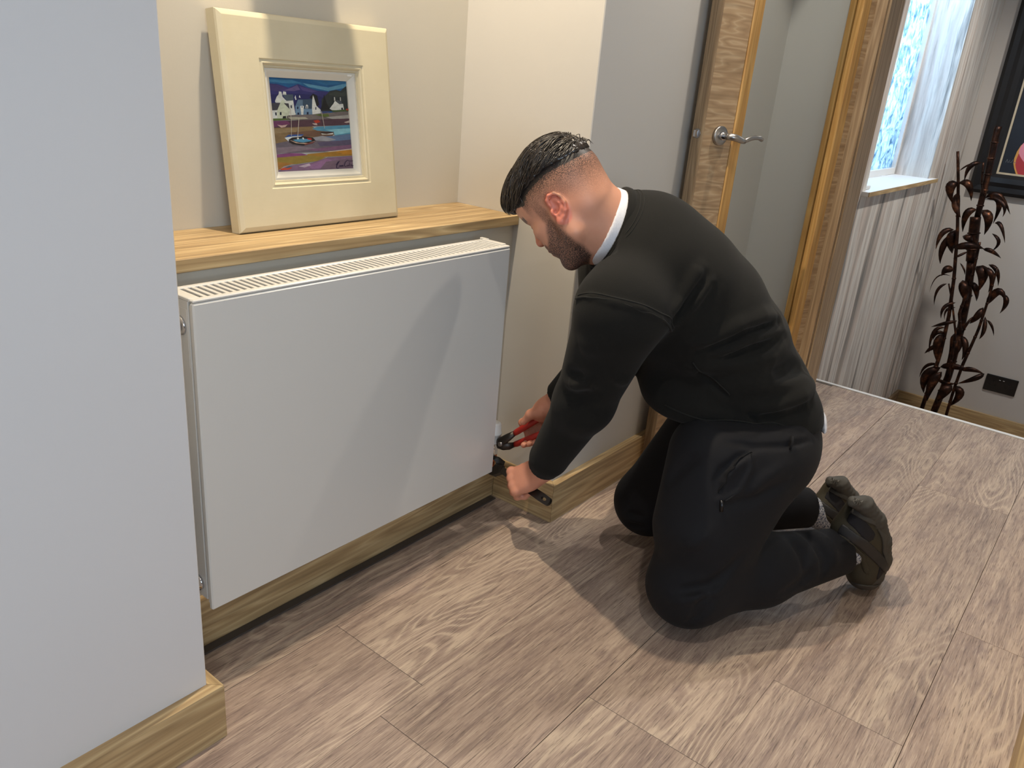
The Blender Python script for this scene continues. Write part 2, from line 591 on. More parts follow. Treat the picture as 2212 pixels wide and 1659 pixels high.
w1 = empty('window_1', (WX0, 1.25, WZ0), kind='structure')
MB().box(WX0 + .0, WX0 + .045, 1.235, 1.285, WZ0, WZ1).box(WX1 - .02, WX1, 1.235, 1.285, WZ0, WZ1).box(WX0 + .045, WX1 - .02, 1.235, 1.285, WZ0, WZ0 + .035).box(WX0 + .045, WX1 - .02, 1.235, 1.285, WZ1 - .045, WZ1).build('window_frame', M_PVC, w1)
MB().box(WX0 + .045, WX1 - .02, 1.255, 1.262, WZ0 + .035, WZ1 - .045).build('pane', obscure_glass(), w1)
MB().box(WX0 - .05, WX1 + .09, YF - .03, 1.234, WZ0 - .021, WZ0 - .001, .001).build('window_sill', [M_PVC, M_OAK_X][0], w1)
MB().box(WX0 - .05, WX1 + .09, YF - .034, YF - .0302, WZ0 - .021, WZ0 - .001).build('sill_edge', M_OAK_X, w1)
box_w = MB().box(3.97, 4.05, 1.06, 1.10, WZ0 - .001, WZ0 + .018, 0.004).build('window_handle_box', M_PVC, None, origin=(4.0, 1.08, WZ0))
tag(box_w, 'small white plastic box on the stair window sill', 'box')

# box added out of view above the picture, to shadow the frame top
struct('unseen_shadow_box', MB().box(1.005, 1.140, 1.285, 1.4465, 1.42, 1.60, 0.004), M_PVC)

# ------------------------------------------------------------------ radiator
RX0, RX1, RYF, RYB, RZ0, RZ1 = 0.647, 1.437, 1.119, 1.203, 0.174, 0.757
rad = empty('radiator', (RX0, RYF, RZ0), 'white flat-fronted panel radiator in the recess under the oak ledge', 'radiator')
fp = MB().box(RX0, RX1, RYF, RYF + .011, RZ0, RZ1 - .006, 0.0025).build('front_panel', M_RAD, rad)
MB().box(RX0 + .004, RX1 - .004, RYF + .0112, RYF + .020, RZ0 + .006, RZ1 - .012, 0.002).build('inner_panel', M_RAD, rad)
MB().box(RX0 + .004, RX1 - .004, RYB - .014, RYB, RZ0 + .006, RZ1 - .012, 0.002).build('rear_panel', M_RAD, rad)
for xs in (RX0 + .003, RX1 - .0105):
    MB().box(xs, xs + .0075, RYF + .0205, RYB - .0145, RZ0 + .012, RZ1 - .006, 0.001).build('side_panel', M_RAD, rad)
MB().box(RX0 + .0025, RX0 + .0042, RYF + .024, RYB - .018, RZ1 - .12, RZ1 - .02, 0.0005).build('side_plate', M_RAD, rad)
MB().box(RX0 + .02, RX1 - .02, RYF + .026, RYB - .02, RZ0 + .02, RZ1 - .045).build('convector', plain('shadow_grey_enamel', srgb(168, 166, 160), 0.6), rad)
gr = MB()
gr.box(RX0 + .001, RX1 - .001, RYF + .001, RYF + .013, RZ1 - .0055, RZ1, 0.0018)
gr.box(RX0 + .001, RX1 - .001, RYB - .009, RYB + .002, RZ1 - .0055, RZ1, 0.0018)
gr.box(RX0 + .001, RX0 + .020, RYF + .013, RYB - .009, RZ1 - .0055, RZ1, 0.0010)
gr.box(RX1 - .016, RX1 - .001, RYF + .013, RYB - .009, RZ1 - .0055, RZ1 + .002, 0.0010)
gr.box(RX0 + .001, RX0 + .012, RYB - .012, RYB + .002, RZ1, RZ1 + .004, 0.001).box(RX1 - .010, RX1 - .001, RYB - .02, RYB + .002, RZ1, RZ1 + .004, 0.001)
grille = gr.build('top_grille', M_RAD, rad)
ns = 56
slat0 = None
for i in range(ns):
    x = RX0 + .020 + (RX1 - RX0 - .036) * (i + 0.62) / ns
    if slat0 is None:
        slat0 = MB().box(x, x + .0068, RYF + .0128, RYB - .0088, RZ1 - .005, RZ1 - .0012, 0.0006).build('slat', M_RAD, grille, origin=(x, RYF, RZ1))
        x_s = x; base_l = slat0.location.copy()
    else:
        c = slat0.copy(); COL.objects.link(c); c.location = base_l + Vector((x - x_s, 0, 0))
pl = MB().rev((RX0 + .003, 1.163, 0.706), (-1, 0, 0), [(0, .0165), (.004, .0165), (.0055, .0145), (.006, .0125)], 28).build('plug_collar', M_CHROME, rad, True)
MB().rev((RX0 - .003, 1.163, 0.706), (-1, 0, 0), [(0, .0115), (.008, .0115), (.0095, .010), (.0096, .006), (.007, .005)], 6).build('vent_plug', M_STEEL, rad)
lp = MB().rev((RX0 + .003, 1.163, 0.214), (-1, 0, 0), [(0, .015), (.005, .015), (.006, .012), (.014, .012), (.015, .009)], 28).build('lockshield_collar', M_CHROME, rad, True)
MB().rev((RX0 - .012, 1.163, 0.205), (0, 0, -1), [(-.016, .009), (.03, .009), (.031, .0075), (.20, .0075)], 20).build('feed_pipe', M_PVC, rad, True)

# thermostatic valve at the right-hand end
vx, vy = 1.497, 1.170
val = empty('radiator_valve', (vx, vy, 0.0), 'small white-capped valve on the pipe at the right end of the radiator', 'valve')
M_CAP = plain('valve_white', srgb(222, 222, 218), 0.35)
MB().rev((vx, vy, 0.222), (0, 0, 1), [(0, .0165), (.002, .0185), (.024, .0185), (.0245, .0195), (.029, .0195), (.030, .0182), (.052, .0165), (.056, .0145), (.0575, .010), (.0572, .0)], 30).build('cap', M_CAP, val, True)
MB().rev((vx, vy, 0.185), (0, 0, 1), [(0, .010), (.004, .0125), (.02, .0125), (.022, .010), (.037, .010)], 6).build('valve_body', M_CHROME, val)
MB().tube([(vx, vy, .192), (1.455, vy - .004, .192), (1.4405, vy - .006, .192)], [.0085, .0085, .0085], 14).rev((1.466, vy - .003, .192), (1, 0, 0), [(-.010, .0125), (.010, .0125)], 6).build('union_nut', M_CHROME, val)
M_COPPER_PIPE = plain('copper_pipe', srgb(190, 118, 84), 0.32, 1.0)
MB().tube([(vx, vy, .168), (vx, vy, .150), (vx, vy + .008, .140), (vx, vy + .03, .136), (vx, YRAD - .001, .136)], .0075, 14).rev((vx, vy, .168), (0, 0, 1), [(0, .0115), (.018, .0115)], 6).build('tail_pipe', M_COPPER_PIPE, val, True)

# ------------------------------------------------------------------ framed painting leaning on the ledge
PO = np.array([0.893, 1.3640, 0.7925])
PU = np.array([1.0, 0.0, 0.0])
PV = np.array([0.0, 0.0525, 0.3960]); PH = 0.401; PV = PV / np.linalg.norm(PV)
PN = np.cross(PU, PV)
PWD = 0.418


def pf(a, b, h=0.0):
    return PO + PU * a + PV * b + PN * h


fr_root = empty('framed_painting', PO, 'cream wooden frame with a small harbour painting, leaning on the oak ledge', 'painting')


def cream_paint():
    k = NM('cream_frame_paint', 0.55)
    v = k.coord((1, 1, 1))
    n1 = k.noise(v, 9, 4, 0.6)
    n2 = k.noise(k.coord((30, 8, 220)), 1.0, 3)
    k.color(k.mix(n1, srgb(216, 206, 178), srgb(198, 187, 156)))
    k.bump(n2, 0.12, 0.001)
    return k.m


M_CREAM = cream_paint()
M_SLIP = paint('slip_white', srgb(218, 214, 202), 0.55, 0.05)
# the section of the rail: (distance in from the outer edge, height above the back plane)
rail = [(0.000, -0.020), (0.000, 0.004), (0.0022, 0.0078), (0.0072, 0.0108), (0.0105, 0.0120), (0.0800, 0.0120), (0.0820, 0.0095), (0.0850, 0.0095), (0.0875, 0.0110), (0.0900, 0.0085),
        (0.0915, 0.0050), (0.0945, 0.0050), (0.0955, 0.0020), (0.0955, -0.020)]
slip = [(0.0956, -0.016), (0.0956, 0.0015), (0.1000, 0.0022), (0.1115, -0.0070), (0.1115, -0.016)]


def rails(profile, name, mat, sharp=14):
    cs = [(0, 0), (PWD, 0), (PWD, PH), (0, PH)]
    dirs = [(1, 1), (-1, 1), (-1, -1), (1, -1)]
    for i in range(4):
        j = (i + 1) % 4
        mb = MB(); V = []
        for c in (i, j):
            for (d, h) in profile:
                V.append(pf(cs[c][0] + dirs[c][0] * d, cs[c][1] + dirs[c][1] * d, h))
        n = len(profile)
        F = [(k, (k + 1) % n, n + (k + 1) % n, n + k) for k in range(n)] + [tuple(range(n)), tuple(range(2 * n - 1, n - 1, -1))]
        o = mb.add(V, F).build(name, mat, fr_root)
        fix_normals(o); autosmooth(o, sharp)


rails(rail, 'frame_rail', M_CREAM)
rails(slip, 'slip', M_SLIP)
o = MB().prism([pf(.01, .01, -.0225), pf(PWD - .01, .01, -.0225), pf(PWD - .01, PH - .01, -.0225), pf(.01, PH - .01, -.0225)], PN * .002).build('backing_board', plain('brown_board', srgb(140, 112, 80), 0.8), fr_root)
fix_normals(o)
fr_edge = fr_root

# the painted panel: flat coloured strokes (traced in a 1531x1659 drawing frame)
QZ = np.array([(85, 128), (1142, 198), (1248, 1460), (245, 1505)], float)
QP = np.array([(0, 1), (1, 1), (1, 0), (0, 0)], float)
A_ = []; b_ = []
for (x, y), (u, v) in zip(QZ, QP):
    A_ += [[x, y, 1, 0, 0, 0, -u * x, -u * y], [0, 0, 0, x, y, 1, -v * x, -v * y]]; b_ += [u, v]
HM = np.append(np.linalg.solve(np.array(A_), np.array(b_)), 1).reshape(3, 3)
CA0, CA1, CB0, CB1 = 0.1090, PWD - .1090, 0.1090, PH - 0.1090


def cz(x, y, k):
    q = HM @ np.array([x, y, 1.0]); u, v = q[0] / q[2], q[1] / q[2]
    u = min(max(u, 0.001), 0.999); v = min(max(v, 0.001), 0.999)
    return pf(CA0 + (CA1 - CA0) * u, CB0 + (CB1 - CB0) * v, -0.0105 + k * 0.00003)


pm = MB(); pmats = []; pcache = {}


def pmat(c):
    if c not in pcache:
        k = NM('artist_paint_%d_%d_%d' % c, 0.4)
        n1 = k.noise(k.coord((60, 60, 160)), 1.2, 3)
        a = srgb(*c); d = tuple(x * 0.78 for x in a[:3]) + (1,)
        k.color(k.mix(k.ramp(n1, [(0.35, 0.0), (0.7, 1.0)]), a, d))
        pcache[c] = len(pmats); pmats.append(k.m)
    return pcache[c]


lay = [0]


def stroke(c, pts):
    lay[0] += 1
    pm.add([cz(x, y, lay[0]) for x, y in pts][::-1], [tuple(range(len(pts)))], pmat(c))


def line(c, pts, w):
    for (x0, y0), (x1, y1) in zip(pts[:-1], pts[1:]):
        dx, dy = x1 - x0, y1 - y0; L = math.hypot(dx, dy) + 1e-6; nx, ny = -dy / L * w / 2, dx / L * w / 2
        stroke(c, [(x0 + nx, y0 + ny), (x0 - nx, y0 - ny), (x1 - nx, y1 - ny), (x1 + nx, y1 + ny)])


stroke((24, 92, 142), [(80, 120), (1150, 190), (1190, 660), (120, 660)])
stroke((58, 122, 160), [(95, 175), (420, 190), (560, 240), (380, 240), (100, 215)])
stroke((92, 150, 178), [(560, 235), (900, 300), (1150, 240), (1150, 300), (900, 350), (640, 290)])
stroke((40, 106, 150), [(600, 175), (1140, 215), (1140, 250), (860, 265)])
stroke((52, 50, 112), [(90, 235), (240, 250), (380, 300), (500, 250), (620, 300), (760, 345), (910, 362), (910, 640), (130, 640)])
stroke((66, 58, 108), [(100, 245), (240, 262), (360, 315), (250, 350), (110, 330)])
stroke((100, 88, 134), [(290, 345), (420, 300), (490, 262), (530, 330), (450, 350)])
stroke((78, 70, 126), [(520, 280), (640, 312), (760, 352), (690, 372), (560, 340)])
stroke((38, 40, 96), [(110, 400), (420, 380), (690, 400), (840, 440), (830, 600), (130, 600)])
stroke((44, 52, 54), [(815, 470), (920, 352), (1000, 335), (1060, 352), (1110, 300), (1150, 275), (1190, 640), (815, 640)])
stroke((58, 66, 62), [(900, 400), (1000, 355), (1080, 380), (1160, 330), (1175, 420), (1000, 430)])
stroke((24, 28, 34), [(655, 440), (700, 385), (755, 415), (785, 545), (745, 580), (700, 480)])
stroke((22, 26, 30), [(845, 395), (865, 470), (890, 540), (945, 620), (800, 620), (832, 520)])
stroke((122, 112, 108), [(150, 700), (500, 680), (930, 660), (1190, 625), (1195, 750), (160, 770)])
# houses
stroke((222, 224, 214), [(203, 492), (222, 430), (248, 395), (252, 352), (284, 358), (300, 430), (356, 490), (440, 478), (476, 686), (392, 692), (388, 590), (270, 515), (212, 512)])
stroke((78, 92, 104), [(298, 396), (436, 398), (446, 480), (356, 490)])
stroke((214, 216, 206), [(308, 352), (345, 360), (350, 402), (300, 398)])
stroke((70, 68, 76), [(138, 516), (284, 516), (236, 618), (145, 618)])
stroke((206, 212, 186), [(150, 624), (236, 618), (284, 486), (310, 470), (404, 606), (392, 690), (362, 702), (356, 736), (168, 738)])
stroke((226, 228, 220), [(152, 626), (232, 622), (236, 732), (170, 736)])
stroke((66, 66, 72), [(318, 520), (382, 524), (396, 606)])
stroke((30, 32, 36), [(312, 704), (350, 702), (352, 738), (306, 740)])
stroke((26, 36, 52), [(206, 652), (226, 650), (230, 692), (212, 694)])
stroke((26, 36, 52), [(268, 648), (290, 646), (292, 688), (270, 690)])
stroke((60, 66, 78), [(406, 552), (424, 550), (428, 590), (410, 594)])
stroke((112, 142, 168), [(468, 565), (502, 508), (566, 520), (692, 598), (698, 682), (478, 686)])
stroke((58, 80, 100), [(500, 468), (692, 464), (694, 602), (572, 602), (562, 492)])
stroke((98, 124, 146), [(470, 560), (502, 470), (566, 478), (564, 540), (540, 560)])
stroke((224, 226, 218), [(688, 600), (690, 470), (698, 408), (714, 452), (746, 560), (802, 616), (806, 666), (696, 682)])
stroke((224, 226, 218), [(534, 560), (580, 560), (576, 686), (548, 686)])
stroke((224, 226, 218), [(604, 596), (608, 548), (622, 540), (636, 556), (638, 596)])
stroke((224, 226, 218), [(456, 440), (468, 408), (482, 470), (470, 478)])
stroke((224, 226, 218), [(512, 440), (520, 402), (536, 446)])
for q in [(492, 570, 510, 605), (498, 655, 522, 684), (620, 648, 644, 682), (732, 578, 744, 616), (614, 566, 626, 594), (552, 566, 562, 586)]:
    stroke((26, 40, 70), [(q[0], q[1]), (q[2], q[1]), (q[2], q[3]), (q[0], q[3])])
stroke((222, 224, 216), [(918, 602), (968, 530), (986, 488), (1046, 540), (1094, 534), (1108, 614), (1042, 626), (950, 622)])
stroke((82, 88, 96), [(988, 478), (1066, 490), (1086, 534), (1046, 540)])
stroke((196, 196, 188), [(972, 436), (986, 440), (992, 486), (974, 490)]); stroke((196, 196, 188), [(1050, 440), (1062, 442), (1066, 492), (1054, 490)])
stroke((40, 44, 48), [(1070, 590), (1092, 586), (1096, 616), (1072, 620)])
stroke((96, 112, 50), [(720, 684), (900, 676), (918, 712), (856, 718)])
stroke((88, 108, 48), [(160, 738), (340, 738), (420, 750), (165, 770)])
stroke((70, 90, 52), [(940, 628), (1185, 612), (1190, 640), (960, 650)])
stroke((168, 164, 156), [(868, 722), (1190, 690), (1192, 745), (960, 752)])
stroke((172, 168, 148), [(370, 716), (600, 720), (640, 745), (420, 760)])
stroke((60, 74, 120), [(806, 640), (930, 636), (900, 660), (820, 668)])
stroke((176, 62, 40), [(1130, 606), (1184, 600), (1186, 625), (1140, 630)])
stroke((84, 58, 68), [(160, 772), (450, 768), (700, 756), (1195, 742), (1200, 834), (720, 850), (165, 880)])
stroke((112, 58, 96), [(165, 775), (360, 772), (420, 820), (170, 860)])
stroke((176, 54, 34), [(706, 770), (770, 758), (800, 790), (740, 812)])
stroke((200, 170, 160), [(232, 826), (300, 836), (370, 822), (340, 858), (290, 868)])
stroke((196, 178, 168), [(690, 810), (750, 806), (760, 836), (720, 830)]); stroke((196, 178, 168), [(1110, 796), (1190, 764), (1192, 800), (1140, 806)])
stroke((136, 112, 78), [(170, 872), (690, 852), (800, 920), (800, 1010), (190, 1100)])
stroke((112, 84, 66), [(360, 940), (800, 900), (1000, 930), (960, 990), (560, 1000)])
stroke((152, 130, 96), [(180, 890), (520, 870), (480, 930), (190, 950)])
stroke((84, 150, 178), [(690, 884), (760, 858), (1200, 832), (1206, 975), (1000, 990), (960, 930), (760, 912)])
stroke((142, 202, 214), [(860, 900), (1205, 880), (1206, 940), (990, 975), (970, 930)])
stroke((108, 100, 110), [(190, 1095), (460, 1040), (1000, 985), (1210, 960), (1230, 1200), (205, 1230)])
stroke((98, 122, 156), [(740, 1000), (1000, 985), (1210, 965), (1215, 1040), (1000, 1060), (760, 1050)])
stroke((156, 158, 164), [(690, 1010), (830, 985), (1010, 1040), (900, 1062), (740, 1050)])
stroke((92, 84, 110), [(760, 1080), (1220, 1040), (1226, 1120), (800, 1130)])
stroke((132, 118, 128), [(200, 1150), (520, 1130), (760, 1160), (500, 1200), (210, 1240)])
stroke((130, 92, 122), [(600, 1180), (1225, 1110), (1230, 1175), (800, 1200)])
stroke((206, 190, 174), [(860, 1210), (1230, 1165), (1232, 1185), (960, 1215)])
stroke((166, 122, 48), [(640, 1240), (1235, 1185), (1240, 1265), (900, 1280), (600, 1300)])
stroke((190, 130, 40), [(1000, 1206), (1235, 1180), (1238, 1240), (1120, 1250)])
stroke((136, 76, 122), [(215, 1246), (400, 1226), (560, 1230), (640, 1252), (480, 1280), (220, 1290)])
stroke((150, 128, 60), [(220, 1290), (640, 1256), (880, 1290), (760, 1340), (500, 1380), (230, 1390)])
stroke((170, 120, 58), [(230, 1350), (480, 1370), (330, 1410), (240, 1480)])
stroke((134, 104, 130), [(240, 1480), (420, 1400), (700, 1360), (900, 1290), (1245, 1270), (1250, 1465), (245, 1510)])
stroke((150, 110, 148), [(640, 1400), (900, 1310), (960, 1330), (820, 1440), (700, 1450)])
stroke((122, 100, 116), [(880, 1350), (1245, 1300), (1250, 1460), (780, 1480)])
stroke((206, 74, 36), [(280, 1450), (380, 1410), (440, 1430), (400, 1455), (300, 1462)])
stroke((92, 104, 120), [(330, 1440), (400, 1402), (440, 1420), (380, 1436)])
stroke((196, 176, 190), [(520, 1412), (660, 1372), (680, 1400), (600, 1428)])
# boats
stroke((216, 224, 224), [(330, 1010), (380, 1058), (460, 1030), (560, 985), (420, 985)])
stroke((50, 84, 150), [(335, 1005), (380, 968), (580, 962), (560, 985), (430, 992)])
stroke((40, 34, 36), [(384, 1036), (430, 1006), (560, 992), (700, 1010), (742, 1056), (700, 1092), (580, 1122), (440, 1100), (392, 1074)])
stroke((196, 170, 150), [(392, 1040), (520, 1082), (640, 1086), (738, 1052), (700, 1080), (600, 1098), (480, 1086)])
stroke((118, 62, 58), [(600, 1096), (738, 1058), (700, 1090), (590, 1118)])
stroke((84, 150, 184), [(440, 1040), (560, 1022), (650, 1032), (690, 1056), (580, 1078), (480, 1064)])
stroke((176, 54, 48), [(622, 1016), (680, 1018), (690, 1044), (640, 1040)])
stroke((226, 226, 218), [(490, 1012), (515, 1008), (520, 1030), (496, 1034)]); stroke((226, 226, 218), [(560, 1010), (578, 1008), (588, 1036), (570, 1034)])
stroke((60, 46, 46), [(800, 936), (972, 928), (972, 948), (806, 956)])
stroke((216, 214, 204), [(804, 950), (880, 962), (968, 942), (960, 966), (820, 968)])
line((196, 186, 170), [(398, 600), (412, 760), (418, 985)], 7)
line((196, 186, 170), [(512, 735), (500, 1005)], 8)
line((196, 186, 170), [(806, 640), (850, 880)], 6)
# signature
ink = (44, 26, 64)
line(ink, [(1010, 1396), (1030, 1360), (1056, 1342)], 7)
line(ink, [(1046, 1356), (1022, 1392), (1016, 1430), (1030, 1448), (1050, 1438)], 9)
line(ink, [(1060, 1400), (1050, 1416), (1062, 1422), (1068, 1400), (1074, 1422)], 6)
line(ink, [(1078, 1422), (1082, 1398), (1090, 1420), (1096, 1398), (1104, 1424)], 6)
line(ink, [(1172, 1336), (1150, 1330), (1126, 1364), (1116, 1404), (1126, 1422), (1142, 1412)], 8)
line(ink, [(1150, 1400), (1148, 1416), (1160, 1412), (1158, 1398)], 6)
line(ink, [(1166, 1414), (1170, 1396), (1180, 1412), (1186, 1360)], 6)
line(ink, [(1172, 1344), (1232, 1338)], 7)
line(ink, [(1196, 1408), (1204, 1392), (1214, 1410), (1238, 1406)], 6)
cv = MB().prism([pf(CA0, CB0, -.0125), pf(CA1, CB0, -.0125), pf(CA1, CB1, -.0125), pf(CA0, CB1, -.0125)], PN * .0019).build('panel', M_SLIP, fr_root)
fix_normals(cv)
pm.build('painted_scene', pmats, fr_root)
# small bright clip at the top right of the slip
MB().prism([pf(.300, .2985, .0015), pf(.312, .2985, .0015), pf(.312, .3020, .0015), pf(.300, .3020, .0015)], PN * .0016).build('clip', plain('clip_white', srgb(240, 238, 230), 0.3), fr_root)

# ------------------------------------------------------------------ glazed oak door
DA = np.array([2.062, 0.992, 0.0]); DU = np.array([0.948, -0.319, 0.0]); DU /= np.linalg.norm(DU)
DB = np.array([-DU[1], DU[0], 0.0])        # into the thickness, away from the face
DT, DW, DH = 0.040, 0.692, 1.985


def dp(s, b, z): return DA + DU * s + DB * b + np.array([0, 0, z])


door = empty('door_1', tuple(DA), 'oak door with a tall clear glass panel and a steel lever handle, standing open', 'door', kind='structure')


def dbox(name, s0, s1, b0, b1, z0, z1, mat, parent=None, c=0.0):
    """box aligned with the door leaf, as its own rotated object so the grain follows"""
    mb = MB().box(s0, s1, b0, b1, z0, z1, c)
    par = parent or door
    o = mb.build(name, mat, None, origin=((s0 + s1) / 2, (b0 + b1) / 2, z0))
    oo = ORG[o]
    w = dp(oo[0], oo[1], oo[2])
    Rz = Matrix(((DU[0], DB[0], 0, 0), (DU[1], DB[1], 0, 0), (0, 0, 1, 0), (0, 0, 0, 1)))
    o.parent = par
    o.matrix_local = Matrix.Translation(Vector(w - ORG[par])) @ Rz
    ORG[o] = w
    return o


dbox('lipping', 0, .0035, 0.0003, DT - .0003, .008, DH, M_OAK_Z)
dbox('stile', .0036, .112, 0, DT, .008, DH, M_OAK_H)
dbox('stile', .590, DW - .0036, 0, DT, .008, DH, M_OAK_H)
dbox('lipping', DW - .0035, DW, 0.0003, DT - .0003, .008, DH, M_OAK_Z)
dbox('rail', .1121, .5899, 0, DT, .008, .155, M_OAK_H)
dbox('rail', .1121, .5899, 0, DT, DH - .113, DH, M_OAK_H)
for (s0, s1) in ((.1135, .150), (.552, .5885)):
    dbox('bead', s0, s1, -.004, .0185, .157, DH - .115, M_OAK_GOLD, None, 0.003)
    dbox('bead', s0, s1, DT - .0155, DT + .004, .157, DH - .115, M_OAK_GOLD, None, 0.003)
for (z0, z1) in ((.157, .19), (DH - .148, DH - .115)):
    dbox('bead', .1502, .5518, -.004, .0185, z0, z1, M_OAK_GOLD, None, 0.003)
    dbox('bead', .1502, .5518, DT - .0155, DT + .004, z0, z1, M_OAK_GOLD, None, 0.003)


def clear_glass():
    k = NM('clear_glass', 0.02)
    for nd in list(k.nt.nodes):
        if nd.type == 'BSDF_PRINCIPLED': k.nt.nodes.remove(nd)
    tr = k.n('ShaderNodeBsdfTransparent'); tr.inputs[0].default_value = (0.96, 0.975, 0.975, 1)
    gl = k.n('ShaderNodeBsdfGlossy'); gl.inputs['Roughness'].default_value = 0.02
    fr = k.n('ShaderNodeFresnel'); fr.inputs[0].default_value = 1.45
    mx = k.n('ShaderNodeMixShader')
    ge = k.n('ShaderNodeNewGeometry')
    k.l(k.math('MULTIPLY', fr.outputs[0], k.math('SUBTRACT', 1.0, ge.outputs['Backfacing'])), mx.inputs[0]); k.l(tr.outputs[0], mx.inputs[1]); k.l(gl.outputs[0], mx.inputs[2])
    k.l(mx.outputs[0], k.nt.nodes['Material Output'].inputs['Surface'])
    return k.m


M_GLASS = clear_glass()
dbox('glass_pane', .148, .554, .0188, .0242, .188, DH - .146, M_GLASS)
HZ = 1.010


def lever(side):
    """lever handle on one face: side=+1 room face, -1 the other face"""
    g = -1 if side > 0 else 1
    b0 = 0.0 if side > 0 else DT
    f = lambda s, b, z: dp(s, b0 + g * b, z)
    root = MB().rev(f(.062, 0.0002, HZ), DB * g, [(0, .0255), (.007, .0255), (.009, .024), (.0095, .010)], 36).build('rose', M_STEEL, door, True)
    MB().rev(f(.062, .0096, HZ), DB * g, [(0, .0105), (.010, .0105), (.0105, .009), (.018, .009)], 24).build('neck', M_CHROME, root, True)
    P = [(.060, .030, 0), (.062, .044, .001), (.070, .050, .000), (.085, .050, -.003), (.100, .0495, -.007), (.112, .049, -.009)]
    MB().tube([f(s, b, HZ + z) for s, b, z in P], [.0085, .0095, .0095, .009, .008, .0065], 16).build('lever_root', M_STEEL, root, True)
    P = [(.108, .049, -.010), (.116, .049, -.006), (.130, .049, -.001), (.150, .048, .0025), (.170, .046, .002), (.184, .044, -.003), (.188, .0435, -.005)]
    MB().tube([f(s, b, HZ + z) for s, b, z in P], [.0045, .0062, .0064, .0064, .0064, .006, .0035], 16).build('lever_grip', M_STEEL, root, True)


lever(1); lever(-1)
lt = MB().rev(dp(-.0002, DT / 2, HZ + .002), -DU, [(0, .0125), (.0012, .0125), (.0014, .011)], 28).build('latch_plate', M_STEEL, door, True)
lb = MB()
c0 = dp(0, DT / 2, HZ + .002)
poly = [c0 + DB * (-.006) - DU * .0012, c0 + DB * .007 - DU * .0012, c0 + DB * .007 - DU * .006, c0 + DB * (.002) - DU * .0125, c0 + DB * (-.006) - DU * .0125]
lb.prism([q + np.array([0, 0, -.0085]) for q in poly], (0, 0, .017))
fix_normals(lb.build('latch_bolt', M_CHROME, lt))
# door lining on the end of the nib
for nm, (x0, x1, y0, y1) in {'trim_3': (XN0 - .004, XN1 + .004, YN - .026, YN - .0005), 'trim_4': (XN0 - .018, XN0 - .0045, YN - .02, YN + .058)}.items():
    struct(nm, MB().box(x0, x1, y0, y1, 0.0005, 2.06, .001), M_OAK_Z)
struct('trim_5', MB().box(XN1 + .0045, XN1 + .018, YN - .02, YN + .05, 0.0005, 2.06, .001), M_OAK_Z)

# ------------------------------------------------------------------ stairwell: dark framed picture, socket
pic = empty('framed_picture', (XF - .03, 0.6, 0.65), 'large black-framed picture of a pink bloom on the far stair wall', 'picture')
px0, px1, pz0, pz1 = 0.25, 0.957, 0.648, 1.95
MFB = plain('black_frame', srgb(22, 22, 26), 0.35)
prof = [(0, 0), (0, .03), (.02, .042), (.05, .038), (.075, .046), (.105, .040), (.125, .022), (.125, 0)]


def frame_x(prof, y0, y1, z0, z1, root, name, mat, X):
    cs = [(y1, z0), (y0, z0), (y0, z1), (y1, z1)]; dr = [(-1, 1), (1, 1), (1, -1), (-1, -1)]
    for i in range(4):
        j = (i + 1) % 4; V = []
        for c in (i, j):
            for d, h in prof: V.append((X - h, cs[c][0] + dr[c][0] * d, cs[c][1] + dr[c][1] * d))
        n = len(prof)
        F = [(k, (k + 1) % n, n + (k + 1) % n, n + k) for k in range(n)] + [tuple(range(n)), tuple(range(2 * n - 1, n - 1, -1))]
        fix_normals(MB().add(V, F).build(name, mat, root))


frame_x(prof, px0, px1, pz0, pz1, pic, 'frame_rail', MFB, XF - .001)
frame_x([(0, 0), (0, .02), (.011, .02), (.011, 0)], px0 + .1255, px1 - .1255, pz0 + .1255, pz1 - .1255, pic, 'slip', plain('slip_cream', srgb(196, 182, 156), 0.5), XF - .001)
ci = MB().box(XF - .012, XF - .002, px0 + .137, px1 - .137, pz0 + .137, pz1 - .137).build('canvas', plain('navy_canvas', srgb(20, 27, 40), 0.5), pic)
fl_m = [plain('petal_pink', srgb(222, 140, 160), 0.5), plain('petal_red', srgb(170, 54, 62), 0.5), plain('petal_yellow', srgb(206, 150, 76), 0.5)]
fb = MB()
for (cy, cz_, ry, rz, mi, lift) in [(.675, .875, .085, .12, 2, .0002), (.668, .865, .08, .105, 1, .0004), (.672, .925, .075, .07, 0, .0006), (.65, .86, .05, .05, 0, .0007)]:
    fb.add([(XF - .0122 - lift, cy + ry * math.cos(a) , cz_ + rz * math.sin(a) * (1 + .15 * math.sin(3 * a))) for a in np.linspace(0, 2 * math.pi, 22)[:-1]], [tuple(range(21))], mi)
fb.build('painted_bloom', fl_m, pic)
sg = MB()
for (y0, z0, y1, z1) in [(.80, .845, .795, .865), (.795, .865, .788, .845), (.785, .845, .78, .862), (.778, .848, .768, .850), (.768, .850, .764, .866), (.76, .846, .752, .852), (.752, .852, .742, .848)]:
    sg.tube([(XF - .0125, y0, z0), (XF - .0125, y1, z1)], .0012, 4)
sg.build('signature', plain('pale_ink', srgb(110, 116, 124), 0.5), pic)

